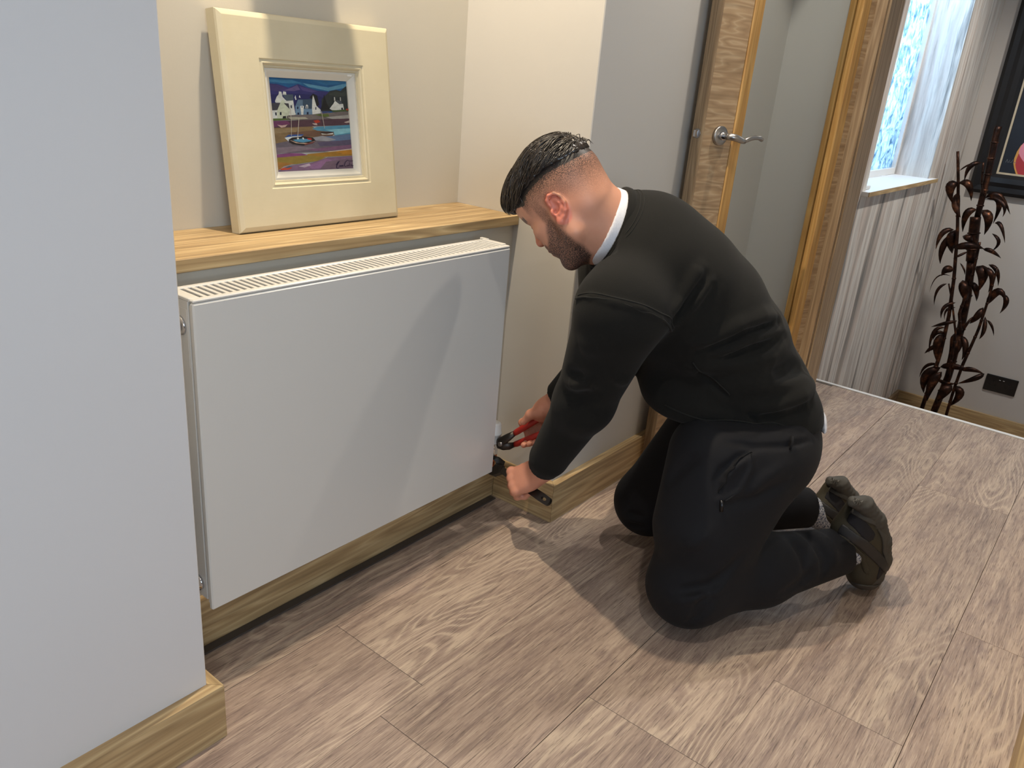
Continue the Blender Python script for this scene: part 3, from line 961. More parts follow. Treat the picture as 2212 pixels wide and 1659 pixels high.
so_ = empty('wall_socket', (XF - .01, .455, -.53), 'black glossy double wall socket beside the metal bamboo', 'socket')
MB().box(XF - .010, XF - .0005, .362, .548, -.588, -.478, .003).build('face_plate', M_BLACK, so_)
for yy in (.41, .50):
    m_ = plain('socket_hole', srgb(4, 4, 4), 0.6)
    MB().box(XF - .0104, XF - .0098, yy - .004, yy + .004, -.522, -.508).build('earth_slot', m_, so_)
    MB().box(XF - .0104, XF - .0098, yy - .020, yy - .010, -.545, -.539).build('pin_slot', m_, so_)
    MB().box(XF - .0104, XF - .0098, yy + .010, yy + .020, -.545, -.539).build('pin_slot', m_, so_)
for yy in (.444, .466):
    MB().box(XF - .014, XF - .0101, yy - .009, yy + .009, -.510, -.490, .001).build('switch', M_BLACK, so_)
    MB().box(XF - .0143, XF - .0139, yy - .005, yy + .005, -.503, -.500).build('switch_mark', plain('white_print', srgb(220, 220, 220), 0.5), so_)

# ------------------------------------------------------------------ copper bamboo on the lower landing
def copper():
    k = NM('aged_copper', 0.42, 0.9)
    n1 = k.noise(k.coord((1, 1, 1)), 22, 4, 0.6)
    k.color(k.ramp(n1, [(0.38, srgb(40, 29, 26)), (0.56, srgb(66, 44, 35)), (0.72, srgb(122, 78, 54))]))
    return k.m


M_COP = copper()
bam = empty('metal_bamboo', (5.46, .68, Z0), 'tall bamboo sculpture of dark copper stems and curled leaves on the lower landing', 'sculpture')


def bx(zx, zy, X=5.75):
    """drawing position (835x1659 sheet) to a point in the plane x=X of the sculpture"""
    u, v = 1900 + zx / 2.676, 280 + zy / 2.676
    d = CAM_R.T @ np.array([(u - 1106) / F_PX, (v - 829.5) / F_PX, 1.0])
    return CAM_C + d * ((X - 0.27) / d[0])


def stem(pts, r, X=5.75, joints=6):
    P = [bx(x, y, X) for x, y in pts]
    # resample
    P = np.array(P); dd = np.r_[0, np.cumsum(np.linalg.norm(np.diff(P, axis=0), axis=1))]
    n = max(6, joints * 4)
    Q = [np.array([np.interp(t, dd, P[:, k]) for k in range(3)]) for t in np.linspace(0, dd[-1], n)]
    R = [r[0] + (r[1] - r[0]) * i / (n - 1) for i in range(n)]
    s_ = MB().tube(Q, R, 10).build('stem', M_COP, bam, True)
    for i in range(3, n - 1, 4):
        t = Q[i + 1] - Q[i]; t /= np.linalg.norm(t)
        MB().rev(Q[i], t, [(-.006, R[i] * 1.02), (-.002, R[i] * 1.22), (.002, R[i] * 1.22), (.006, R[i] * 1.02)], 10).build('node_ring', M_COP, s_, True)


stem([(235, 1640), (350, 1300), (400, 1080), (430, 860), (450, 600), (455, 300), (452, 125)], (.013, .008), 5.72, 9)
stem([(310, 1640), (400, 1420), (470, 1150), (510, 950), (530, 760)], (.021, .024), 5.80, 5)
stem([(530, 760), (545, 600), (555, 505)], (.030, .030), 5.80, 3)
stem([(565, 505), (610, 330), (650, 140), (680, 0), (690, -20)], (.017, .019), 5.80, 6)
stem([(385, 1650), (430, 1500), (480, 1360)], (.009, .009), 5.70, 3)
stem([(480, 1360), (570, 1160), (630, 980), (680, 800)], (.010, .006), 5.70, 6)
stem([(470, 1180), (460, 1060), (530, 880), (580, 650)], (.009, .007), 5.74, 6)
stem([(600, 190), (590, 300), (600, 380)], (.006, .006), 5.77, 3)
stem([(400, 1420), (440, 1180), (420, 1000), (400, 890)], (.008, .005), 5.71, 5)
rb = random.Random(3)
leaves = [((455, 305), (405, 330), (420, 425), 22), ((460, 305), (518, 315), (530, 412), 17), ((455, 360), (438, 440), (468, 508), 18), ((590, 190), (520, 210), (490, 298), 11),
          ((460, 240), (520, 200), (590, 190), 4), ((610, 395), (690, 372), (755, 490), 13), ((620, 400), (700, 408), (655, 545), 15), ((640, 388), (722, 430), (712, 505), 10),
          ((560, 460), (500, 485), (480, 592), 17), ((590, 465), (635, 510), (605, 608), 20), ((665, 540), (702, 550), (725, 655), 9), ((650, 600), (695, 650), (645, 705), 8),
          ((430, 578), (360, 595), (325, 692), 13), ((420, 605), (362, 680), (350, 776), 15), ((440, 580), (412, 640), (420, 716), 24), ((480, 615), (522, 630), (520, 665), 16),
          ((425, 685), (520, 668), (605, 690), 17), ((598, 690), (650, 702), (702, 744), 10), ((510, 705), (460, 728), (425, 746), 6), ((430, 810), (385, 806), (358, 845), 18),
          ((410, 845), (330, 846), (288, 942), 3), ((390, 890), (332, 925), (315, 1016), 7), ((560, 790), (602, 830), (572, 935), 25), ((600, 795), (655, 845), (628, 942), 13),
          ((630, 780), (682, 815), (685, 905), 10), ((480, 870), (492, 930), (500, 1002), 24), ((530, 880), (560, 925), (560, 992), 14), ((612, 1020), (690, 925), (732, 1000), 18),
          ((716, 950), (735, 1000), (695, 1062), 12), ((600, 1028), (565, 1080), (520, 1122), 16), ((610, 1080), (605, 1160), (575, 1212), 10), ((620, 1100), (650, 1135), (660, 1192), 6),
          ((440, 1000), (370, 1025), (355, 1092), 9), ((440, 1028), (385, 1040), (375, 1098), 6), ((450, 1105), (370, 1122), (298, 1140), 9), ((380, 1145), (310, 1165), (285, 1292), 9),
          ((375, 1180), (328, 1240), (335, 1352), 19), ((430, 1180), (445, 1250), (388, 1352), 28), ((470, 1190), (500, 1250), (475, 1332), 15), ((340, 1250), (300, 1262), (260, 1294), 11),
          ((340, 1358), (268, 1362), (230, 1432), 8), ((352, 1375), (262, 1425), (255, 1522), 24), ((360, 1400), (298, 1470), (275, 1568), 22), ((350, 1372), (430, 1366), (530, 1400), 16),
          ((470, 1390), (530, 1385), (602, 1412), 12), ((606, 1410), (550, 1440), (450, 1468), 13), ((420, 1480), (365, 1520), (332, 1582), 24), ((430, 1480), (470, 1530), (398, 1602), 20),
          ((330, 1440), (390, 1470), (440, 1466), 10), ((380, 1180), (330, 1172), (308, 1218), 9), ((540, 1080), (500, 1130), (480, 1180), 6), ((465, 770), (490, 810), (492, 840), 4)]
for (a, m_, t, w) in leaves:
    d0 = rb.uniform(5.66, 5.80)
    A3, T3 = bx(*a, d0), bx(*t, d0 + rb.uniform(-.05, .05)); Md = bx(*m_, d0 - .035)
    W = w * 0.00127
    V = []; n = 8
    for i in range(n + 1):
        q = i / n
        c = A3 * (1 - q) ** 2 + 2 * Md * q * (1 - q) * 1.0 + T3 * q * q
        c = c + (Md - (A3 + T3) / 2) * (2 * q * (1 - q)) * 0.75
        tg = (2 * (1 - q) * (Md - A3) + 2 * q * (T3 - Md)); tg /= np.linalg.norm(tg) + 1e-9
        sd = np.cross(tg, np.array([-.96, -.12, .2])); sd /= np.linalg.norm(sd) + 1e-9
        wd = W * (math.sin(math.pi * min(1, q ** 0.72)) ** 0.8 if 0 < q < 1 else 0.04)
        nn = np.cross(sd, tg)
        V += [c - sd * wd, c + nn * wd * 0.28, c + sd * wd]
    F = []
    for i in range(n):
        for j in (0, 1): F.append((3 * i + j, 3 * i + j + 1, 3 * i + j + 4, 3 * i + j + 3))
    lf = MB().add(V, F).build('leaf', M_COP, bam, True)
    sm = lf.modifiers.new('thickness', 'SOLIDIFY'); sm.thickness = 0.0012
MB().rev((5.46, .68, Z0 + .0005), (0, 0, 1), [(0, .16), (.012, .16), (.02, .15)], 32).build('base_plate', M_COP, bam, True)

# ------------------------------------------------------------------ soft shapes: distance fields meshed with surface nets
f32 = np.float32


class Field:
    """smooth union / carving of simple solids; evaluated in order"""
    def __init__(s): s.ops = []

    def cone(s, a, b, ra, rb, k=0.02, n=None, fl=1.0, op='add'):
        s.ops.append(('cone', np.array(a, f32), np.array(b, f32), ra, rb, k, None if n is None else np.array(n, f32) / np.linalg.norm(n), fl, op)); return s

    def chain(s, pts, rads, k=0.02, **kw):
        for i in range(len(pts) - 1): s.cone(pts[i], pts[i + 1], rads[i], rads[i + 1], k, **kw)
        return s

    def ell(s, c, axes, r, k=0.02, op='add'):
        s.ops.append(('ell', np.array(c, f32), np.array(axes, f32), np.array(r, f32), k, op)); return s

    def cut(s, p, n, k=0.004):          # remove the side n points to
        n = np.array(n, f32); s.ops.append(('cut', np.array(p, f32), n / np.linalg.norm(n), k)); return s

    def fn(s, g): s.ops.append(('fn', g)); return s

    def __call__(s, P):
        P = P.astype(f32); D = np.full(len(P), 10.0, f32)
        for o in s.ops:
            if o[0] == 'cone':
                _, a, b, ra, rb, k, n, fl, op = o
                ba = b - a; pa = P - a
                h = np.clip(pa @ ba / max(float(ba @ ba), 1e-12), 0, 1)
                q = pa - h[:, None] * ba
                if n is not None:
                    q = q + np.outer(q @ n, n) * f32(1 / fl - 1)
                d = np.sqrt((q * q).sum(1)) - (ra + (rb - ra) * h)
                if fl < 1: d = d * fl
            elif o[0] == 'ell':
                _, c, A, r, k, op = o
                q = (P - c) @ A
                k0 = np.sqrt(((q / r) ** 2).sum(1)); k1 = np.sqrt(((q / (r * r)) ** 2).sum(1)) + 1e-9
                d = k0 * (k0 - 1) / k1
            elif o[0] == 'cut':
                _, c, n, k = o
                d = (P - c) @ n
                if k > 0:
                    h = np.clip(0.5 - 0.5 * (d - D) / k, 0, 1); D = (d * (1 - h) + D * h) + k * h * (1 - h)
                else: D = np.maximum(D, d)
                continue
            else:
                D = o[1](P, D); continue
            if op == 'add':
                if k > 0:
                    h = np.clip(0.5 + 0.5 * (D - d) / k, 0, 1); D = D * (1 - h) + d * h - k * h * (1 - h)
                else: D = np.minimum(D, d)
            else:                       # carve
                h = np.clip(0.5 - 0.5 * (D + d) / max(k, 1e-5), 0, 1); D = D * (1 - h) - d * h + k * h * (1 - h)
        return D


def net(field, lo, hi, h, B=8, margin=1.7):
    lo = np.array(lo, float); hi = np.array(hi, float)
    nb = np.ceil((hi - lo) / (h * B)).astype(int)
    g = np.stack(np.meshgrid(*[np.arange(n) for n in nb], indexing='ij'), -1).reshape(-1, 3)
    d = np.concatenate([field(lo + (c + 0.5) * h * B) for c in np.array_split(g, max(1, len(g) // 400000 + 1))])
    g = g[np.abs(d) < h * B * 0.87 * margin]
    loc = np.stack(np.meshgrid(*[np.arange(B + 1)] * 3, indexing='ij'), -1).reshape(-1, 3)
    dim = nb * B + 2
    cells = []; verts = []; quads = []
    cid = lambda ijk: (ijk[..., 0].astype(np.int64) * dim[1] + ijk[..., 1]) * dim[2] + ijk[..., 2]
    crn = np.array([(i, j, k) for i in (0, 1) for j in (0, 1) for k in (0, 1)])
    eds = [(a, b) for a in range(8) for b in range(a + 1, 8) if np.abs(crn[a] - crn[b]).sum() == 1]
    E = []
    for gc in np.array_split(g, max(1, len(g) // 700 + 1)):
        if len(gc) == 0: continue
        I = gc[:, None, :] * B + loc[None]
        v = field((lo + I * h).reshape(-1, 3)).reshape(len(gc), B + 1, B + 1, B + 1)
        I = I.reshape(len(gc), B + 1, B + 1, B + 1, 3)
        c8 = [v[:, i:B + i, j:B + j, k:B + k] for i, j, k in crn]
        neg = sum((c < 0).astype(np.int8) for c in c8)
        act = (neg > 0) & (neg < 8)
        base = I[:, :B, :B, :B][act]
        C8 = np.stack([c[act] for c in c8], 1)
        acc = np.zeros((len(base), 3)); cnt = np.zeros(len(base))
        for a, b in eds:
            s = (C8[:, a] < 0) != (C8[:, b] < 0)
            den = np.where(s, C8[:, a] - C8[:, b], 1.0); t = np.where(s, C8[:, a] / den, 0)
            acc += np.where(s[:, None], crn[a] + t[:, None] * (crn[b] - crn[a]), 0); cnt += s
        cells.append(cid(base)); verts.append(lo + (base + acc / cnt[:, None]) * h)
        for ax, e8 in ((0, 4), (1, 2), (2, 1)):
            s = (C8[:, 0] < 0) != (C8[:, e8] < 0)
            E.append((ax, base[s], C8[s, 0] < 0))
    cells = np.concatenate(cells); verts = np.concatenate(verts)
    od = np.argsort(cells); cells = cells[od]; verts = verts[od]
    F = []
    for ax, bs, inside in E:
        o1, o2 = [(1, 2), (2, 0), (0, 1)][ax]
        e1 = np.zeros(3, int); e1[o1] = 1; e2 = np.zeros(3, int); e2[o2] = 1
        q = np.stack([cid(bs), cid(bs - e1), cid(bs - e1 - e2), cid(bs - e2)], 1)
        p = np.searchsorted(cells, q); p = np.minimum(p, len(cells) - 1)
        ok = (cells[p] == q).all(1)
        p = p[ok]; ins = inside[ok]
        p[~ins] = p[~ins][:, ::-1]
        F.append(p)
    return verts, np.concatenate(F)


def soft_obj(name, field, lo, hi, h, mat, parent, attrs=None, post=None):
    V, F = net(field, lo, hi, h)
    if post is not None: V = post(V)
    me = bpy.data.meshes.new(name)
    po = ORG[parent]
    Vl = (V - po).astype(f32)
    me.vertices.add(len(Vl)); me.vertices.foreach_set('co', Vl.ravel())
    me.loops.add(F.size); me.loops.foreach_set('vertex_index', F.astype(np.int32).ravel())
    me.polygons.add(len(F)); me.polygons.foreach_set('loop_start', np.arange(0, F.size, 4, dtype=np.int32))
    me.polygons.foreach_set('loop_total', np.full(len(F), 4, np.int32))
    me.update(calc_edges=True); me.validate()
    me.polygons.foreach_set('use_smooth', np.ones(len(me.polygons), bool))
    for k, fnc in (attrs or {}).items():
        at = me.attributes.new(k, 'FLOAT', 'POINT'); at.data.foreach_set('value', fnc(V).astype(f32))
    me.materials.append(mat)
    o = bpy.data.objects.new(name, me); COL.objects.link(o); o.parent = parent; ORG[o] = po.copy()
    return o


def unit(v): v = np.asarray(v, float); return v / np.linalg.norm(v)


def sstep(a, b, x):
    t = np.clip((x - a) / (b - a), 0, 1); return t * t * (3 - 2 * t)


# ------------------------------------------------------------------ the kneeling man: layout
def sight(u, v): return CAM_R.T @ np.array([(u - 1106) / F_PX, (v - 829.5) / F_PX, 1.0])


# two upright planes through the body: legs and trunk (his right is +side)
LEG_M = np.array([1.575, .68, 0]); LEG_F = unit((-.824, .567, 0)); LEG_L = np.array([LEG_F[1], -LEG_F[0], 0])
TR_M = np.array([1.735, .57, 0]); TR_F = np.array([-.716, .698, 0]); TR_L = np.array([TR_F[1], -TR_F[0], 0])


def on_plane(u, v, side, M, L):
    d = sight(u, v); return CAM_C + d * (((M + L * side - CAM_C) @ L) / (d @ L))


JL = lambda u, v, s=0.0: on_plane(u, v, s, LEG_M, LEG_L)
JT = lambda u, v, s=0.0: on_plane(u, v, s, TR_M, TR_L)
at_y = lambda u, v, y: CAM_C + sight(u, v) * (y / sight(u, v)[1])

HR = np.array([[-0.1234, -0.9708, -0.2054], [0.6738, -0.2333, 0.7011], [-0.7285, -0.0519, 0.6830]])
u_, _s, vt_ = np.linalg.svd(HR); HR = u_ @ vt_      # columns: forward, left, up of the head
HT = np.array([1.372, 0.924, 0.884]); HS = 0.96


def hp(x, y, z): return HT + HR @ (np.array([x, y, z], float) * HS)


man = empty('person', (1.60, 0.62, 0.0), 'kneeling man in black sweatshirt and black trousers working on the radiator valve', 'person')
UP = np.array([0, 0, 1.0])

# joints
SH_N = JT(1342, 672, -.165); SH_F = JT(1335, 575, .165)
GRIP = np.array([1.447, 1.03, .172])                 # where the left hand closes on the spanner
SP_AX = unit((1.478 - 1.430, 1.142 - .952, -.002))   # spanner axis towards its jaw
ELB_N = at_y(1262, 868, .835)
# left hand frame
LD = unit(unit(GRIP - ELB_N) * .62 + np.array([-.62, .78, -.08]) * .50)
LS = -(SP_AX - LD * (SP_AX @ LD)); LS = unit(LS)     # index -> little finger
LN = np.cross(LD, LS)
if LN @ (CAM_C - GRIP) < 0: LN = -LN                 # back of the hand looks to the camera side
KC = GRIP + LN * .027 + LD * .010
WR_N = KC - LD * .096 + LN * .004
FD = unit(WR_N - ELB_N)
# right hand: pliers
PLJ = np.array([1.487, 1.136, .232])
PH_U = at_y(1166, 903, 1.035); PH_L = at_y(1152, 944, 1.045)
ELB_F = np.array([1.535, .905, .50])
WR_F = at_y(1200, 872, 1.005)

# ------------------------------------------------------------------ skin: head, neck, hands and the hidden core between them
sk = Field()
A_H = HR
el = lambda c, r, k=.012, op='add', A=None: sk.ell(hp(*c), A_H if A is None else A, np.array(r) * HS, k, op)
co = lambda a, b, ra, rb, k=.008, op='add': sk.cone(hp(*a), hp(*b), ra * HS, rb * HS, k, op=op)
el((-.008, 0, .046), (.099, .075, .084), 0)                    # cranium
el((.040, 0, .050), (.060, .064, .062), .02)                   # forehead
el((.036, 0, -.030), (.056, .060, .078), .02)                  # face
el((-.012, 0, -.020), (.058, .063, .060), .02)                 # skull base
for s in (1, -1):
    co((.006, .056 * s, -.052), (.062, .030 * s, -.092), .020, .022, .02)     # jaw
    co((.004, .060 * s, -.010), (.006, .056 * s, -.052), .018, .020, .02)     # ramus
    el((.062, .044 * s, -.006), (.024, .020, .020), .015)      # cheekbone
    co((.084, .012 * s, .034), (.066, .046 * s, .033), .011, .010, .010)      # brow
    el((.060, .036 * s, -.040), (.026, .022, .028), .015)      # cheek
el((.068, 0, -.092), (.022, .026, .018), .016)                 # chin
el((.066, 0, -.050), (.033, .034, .030), .014)                 # muzzle
el((.060, 0, .060), (.034, .046, .030), .02)                   # forehead front
for s in (1, -1):
    el((.096, .031 * s, .014), (.017, .018, .011), .008, 'sub')              # eye sockets
    el((.074, .031 * s, .013), (.0135, .0145, .012), .003)     # eyeball under the lid
    co((.0855, .018 * s, .0145), (.080, .044 * s, .014), .0030, .0028, .003)  # upper lid
co((.089, 0, .022), (.106, 0, -.012), .0085, .0090, .010)      # nose bridge
el((.1065, 0, -.018), (.0105, .0115, .0095), .006)             # nose tip
for s in (1, -1):
    el((.097, .0115 * s, -.020), (.010, .0075, .008), .004)    # wings
    el((.101, .0065 * s, -.0285), (.005, .0035, .004), .002, 'sub')          # nostrils
el((.092, 0, -.046), (.010, .024, .0062), .005)                # lips
el((.089, 0, -.0575), (.010, .022, .0068), .004)
el((.100, 0, -.0515), (.010, .020, .0012), .003, 'sub')
# ears
for s in (1, -1):
    ax = HR @ np.array([[0.93, 0.35 * s, -0.10], [-0.34 * s, 0.93, 0.0], [0.10, 0.0, 0.99]]).T
    ax = np.stack([unit(HR @ np.array([.94, .30 * s, .26])), unit(HR @ np.array([-.33, .94 * s, -.02])), np.zeros(3)], 1)
    ax[:, 2] = np.cross(ax[:, 0], ax[:, 1]); ax[:, 1] = np.cross(ax[:, 2], ax[:, 0])
    if ax[:, 2] @ HR[:, 2] < 0: ax[:, 2] *= -1
    E0 = np.array([-.004, .0775 * s, .004])
    eo = lambda c: hp(*E0) + ax @ (np.array(c) * HS) * 1.0
    sg = 1 if (ax[:, 1] @ HR[:, 1]) * s > 0 else -1
    sk.ell(eo((-.004, .000 * sg, .002)), ax, np.array((.0165, .0060, .027)) * HS, .006)
    sk.ell(eo((-.001, .0085 * sg, -.001)), ax, np.array((.0115, .0070, .0195)) * HS, .004, 'sub')
    rim = [(.010, .004, .010), (.011, .006, .022), (.004, .0075, .0300), (-.008, .008, .0295), (-.0175, .008, .020), (-.0200, .0075, .005), (-.0155, .006, -.011), (-.008, .004, -.021), (.001, .002, -.026)]
    for a, b in zip(rim[:-1], rim[1:]):
        sk.cone(eo((a[0], a[1] * sg, a[2])), eo((b[0], b[1] * sg, b[2])), .0034 * HS, .0034 * HS, .003)
    sk.ell(eo((.003, .002 * sg, -.027)), ax, np.array((.008, .0045, .009)) * HS, .005)
    anti = [(-.002, .004, -.013), (-.010, .0045, -.004), (-.0105, .0045, .008), (-.005, .004, .017)]
    for a, b in zip(anti[:-1], anti[1:]):
        sk.cone(eo((a[0], a[1] * sg, a[2])), eo((b[0], b[1] * sg, b[2])), .0030 * HS, .0030 * HS, .004)
    sk.ell(eo((.0105, .004 * sg, -.004)), ax, np.array((.004, .004, .006)) * HS, .004)
    sk.ell(eo((.0045, .005 * sg, -.005)), ax, np.array((.004, .008, .005)) * HS, .003, 'sub')
NC = JT(1306, 488, 0)                                           # neck where the collar lies
NBASE = JT(1395, 530, 0)
sk.cone(hp(-.034, 0, -.012), NC, .060, .067, .022)
sk.cone(hp(.010, 0, -.055), NC + UP * -.018 + TR_F * .012, .046, .052, .025)
sk.cone(NC, NBASE, .067, .075, .03)
# hidden core
sk.cone(NBASE, JT(1560, 770, 0), .085, .11, .04)
for sh_, eb_, wr_ in ((SH_N, ELB_N, WR_N), (SH_F, ELB_F, WR_F)):
    sk.cone(NBASE, sh_, .05, .05, .04); sk.cone(sh_, eb_, .045, .037, .02); sk.cone(eb_, wr_, .036, .0275, .02)


def hand(W, K, d, s, n, offs, curls, lens, thumb, rad=.0105):
    """W wrist, K knuckle centre, d wrist->knuckles, s index->little, n back of hand"""
    P_ = -n
    sk.cone(W - d * .02, W + d * .006, .0290, .0280, .02, n=n, fl=.80)
    for o in (-.026, -.009, .009, .025):
        sk.cone(W + d * .012 + s * o * .62 + P_ * .004, K + s * o * 1.05 - d * (.004 if o > .02 else 0) + P_ * .004, .0150, .0128, .012)
    sk.ell((W + K) / 2 + P_ * .012, np.stack([d, s, n], 1), (.048, .037, .018), .012)
    for i in range(4):
        c = K + s * offs[i] - d * (0, 0, .003, .009)[i]
        r = rad * (1, 1.02, .97, .86)[i]
        a = 0; R = [r * 1.12, r, r * .93, r * .80]
        pts = [c]
        for j in range(3):
            a += math.radians(curls[i][j])
            pts.append(pts[-1] + (d * math.cos(a) + P_ * math.sin(a)) * lens[i][j])
        sk.chain(pts, R, .005)
        sk.ell(c + n * .003, np.stack([d, s, n], 1), (.011, .009, .008), .006)     # knuckle
    tp = [W + d * .020 - s * .020 + P_ * .008] + thumb
    sk.chain(tp, [.0170, .0125, .0108, .0085], .008)


hand(WR_N, KC, LD, LS, LN, (-.030, -.0105, .0095, .028), ((48, 82, 60), (50, 84, 60), (52, 84, 60), (56, 84, 58)),
     ((.040, .026, .020), (.043, .028, .021), (.040, .026, .020), (.032, .020, .018)),
     [KC - LS * .036 - LD * .022 - LN * .022, KC - LS * .034 + LD * .006 - LN * .040, KC - LS * .026 + LD * .022 - LN * .050])
# right hand closes on the plier grips: thumb along the upper grip, fingers under the lower one
RA = unit((PH_U + PH_L) / 2 - PLJ)                     # along the grips, away from the jaws
RO = unit((PH_U - PH_L) - RA * ((PH_U - PH_L) @ RA))   # across, towards the upper grip
RNn = unit(np.cross(RA, RO))
if RNn @ (CAM_C - PH_U) < 0: RNn = -RNn                # towards the camera side
RGC = (PH_U + PH_L) / 2 - RA * .012
th_tip = at_y(1135, 921, 1.062) + RO * .012
th_mid = at_y(1150, 903, 1.045) + RO * .010
th_base = at_y(1172, 893, 1.020) + RO * .004
# palm and fingers
RK = PH_U + RO * .012 + RA * .012
sk.chain([WR_F, RK - RNn * .006 + RA * .010, RK - RNn * .012 - RA * .016], [.026, .026, .022], .02)
sk.chain([WR_F + (RK - WR_F) * .55, th_base, th_mid, th_tip], [.018, .0140, .0115, .0085], .008)
for i in range(4):
    b0 = PH_L + (PLJ - PH_L) * (.30 - .17 * i)
    q0 = b0 + RO * .040 - RNn * .024
    q1 = b0 + RO * .012 - RNn * .030
    q2 = b0 - RO * .013 - RNn * .012
    q3 = b0 - RO * .014 + RNn * .010
    sk.chain([RK - RNn * .018 - RA * (.016 - .010 * i), q0, q1, q2, q3], [.014, .0102, .0098, .0092, .0074], .006)

HAIRLINE = np.array([(-.125, .046), (-.116, .052), (-.108, .057), (-.073, .064), (-.031, .074), (.010, .074), (.038, .070), (.056, .058), (.075, .066), (.10, .072)])


def to_head(V): return (V - HT) @ HR / HS


def a_hair(V):
    q = to_head(V); x, y, z = q.T; ay = np.abs(y)
    near = (np.linalg.norm(q, axis=1) < .19)
    zb = np.interp(x, HAIRLINE[:, 0], HAIRLINE[:, 1])
    drop = np.interp(x, [-.12, -.06, .0, .05], [.100, .085, .060, .035])
    m = np.clip((z - (zb - drop)) / drop, 0, 1.1) ** 0.95 * .88
    m = np.where((x > .062) & (z < .068), 0, m)
    m *= sstep(.075, .055, x) * 1.0 if False else np.where(x > .05, sstep(.072, .050, x), 1)
    top = (z > zb - .002) & (x < .085)
    m = np.where(top, 2.2, m)
    # beard
    xf = np.interp(-z, [-.02, -.002, .031, .045, .052, .075], [.037, .041, .066, .083, .115, .14])
    xb = np.interp(-z, [-.02, .006, .026, .060, .085, .111, .125], [.022, .020, .015, .008, .010, .018, .060])
    b = sstep(xf + .004, xf - .010, x) * sstep(xb - .006, xb + .008, x) * sstep(.016, -.004, z)
    side = sstep(.046, .040, x) * sstep(.016, .024, x) * sstep(.06, .045, z) * (z > -.01) * .45 * (ay > .045)
    mo = (x > .075) * sstep(-.030, -.036, z) * sstep(-.13, -.12, z) * .95
    lips = (ay < .022) & (z > -.064) & (z < -.041) & (x > .085)
    b = np.maximum(b, mo); b = np.where(lips, 0, b)
    ear = (ay > .068) & (((x + .006) / .021) ** 2 + ((z - .003) / .036) ** 2 < 1)
    brow = sstep(.027, .031, z) * sstep(.046, .040, z) * (ay > .010) * (ay < .052) * (x > .055) * .95
    dens = np.interp(z, [-.10, -.05, .0], [.95, .82, .66])
    r = np.maximum(np.maximum(m, np.maximum(b * dens, side)), brow)
    lash = (np.abs(z - .011) < .0022) & (x > .07) & (ay > .016) & (ay < .046)
    r = np.where(lash, 0.95, r)
    return np.where(near & ~ear, r, 0)


def a_red(V):
    q = to_head(V); x, y, z = q.T; ay = np.abs(y)
    ear = sstep(.066, .074, ay) * sstep(1.25, .9, ((x + .006) / .021) ** 2 + ((z - .003) / .036) ** 2)
    nose = np.exp(-((x - .108) ** 2 + y ** 2 + (z + .018) ** 2) / .018 ** 2)
    lips = ((ay < .024) & (z > -.066) & (z < -.040) & (x > .085)) * 1.0
    hands = 0.28 * ((V[:, 2] < .45) * 1.0)
    nk = 0.12 * np.exp(-((x + .03) ** 2 + (z + .02) ** 2) / .035 ** 2)
    return np.clip(ear + nose * .9 + lips * .8 + hands + nk, 0, 1)


def skin_mat():
    k = NM('skin', 0.48)
    n1 = k.noise(k.coord((1, 1, 1)), 40, 4, 0.6)
    fine = k.noise(k.coord((1, 1, 1)), 620, 2, 0.6)
    base = k.mix(n1, srgb(212, 156, 128), srgb(198, 140, 113))
    ar = k.n('ShaderNodeAttribute', attribute_name='redness')
    base = k.mix(k.math('MULTIPLY', ar.outputs['Fac'], 0.75), base, srgb(212, 118, 100))
    ah = k.n('ShaderNodeAttribute', attribute_name='hairmask')
    f = k.math('MULTIPLY', ah.outputs['Fac'], k.math('ADD', k.math('MULTIPLY', k.math('SUBTRACT', fine, 0.5), 3.2), 0.92), clamp=True)
    k.color(k.mix(f, base, srgb(36, 32, 31)))
    k.b.inputs['Subsurface Weight'].default_value = 0.10
    k.b.inputs['Subsurface Radius'].default_value = (1.0, 0.35, 0.2)
    k.b.inputs['Subsurface Scale'].default_value = 0.006
    k.bump(fine, 0.10, 0.0008)
    return k.m


soft_obj('body', sk, (1.05, .45, .08), (1.85, 1.25, 1.09), .0027, skin_mat(), man, {'hairmask': a_hair, 'redness': a_red})

# ------------------------------------------------------------------ sweatshirt
ST = [((1648, 905), .128, .168, .09), ((1612, 838), .134, .170, .10), ((1556, 757), .152, .174, .11), ((1503, 672), .150, .182, .11),
      ((1447, 600), .140, .185, .10), ((1400, 540), .112, .165, .085), ((1368, 505), .085, .11, .06)]
sw = Field()
ctr = [JT(*p[0]) for p in ST]
for i, (c, p) in enumerate(zip(ctr, ST)):
    t = unit(ctr[min(i + 1, len(ST) - 1)] - ctr[max(i - 1, 0)]); sgt = unit(np.cross(TR_L, t))
    sw.ell(c, np.stack([sgt, TR_L, t], 1), (p[1], p[2], p[3]), .06 if i else 0)
sw.ell(JT(1470, 845, -.02), np.stack([TR_F, TR_L, UP], 1), (.085, .13, .06), .06)      # cloth hanging at the belly
COLN = unit(np.cross(TR_L, unit(JT(1342, 410) - JT(1273, 560))))      # axis of the collar ring
if COLN @ (NBASE - NC) < 0: COLN = -COLN
HEM3 = (JT(1764, 884, 0), JT(1630, 944, -.165), JT(1440, 893, -.06))
HEMN = unit(np.cross(HEM3[1] - HEM3[0], HEM3[2] - HEM3[0]))
if HEMN @ UP > 0: HEMN = -HEMN
sw.cut(HEM3[0], HEMN, .012)
sw.cone(ctr[5] - unit(SH_N - ctr[5]) * .0, SH_N + UP * .006, .082, .074, .05); sw.cone(ctr[5], SH_F + UP * .012, .095, .080, .05)
sw.cone(NC + COLN * .012, NC + COLN * .05, .082, .088, .02)           # rib stand


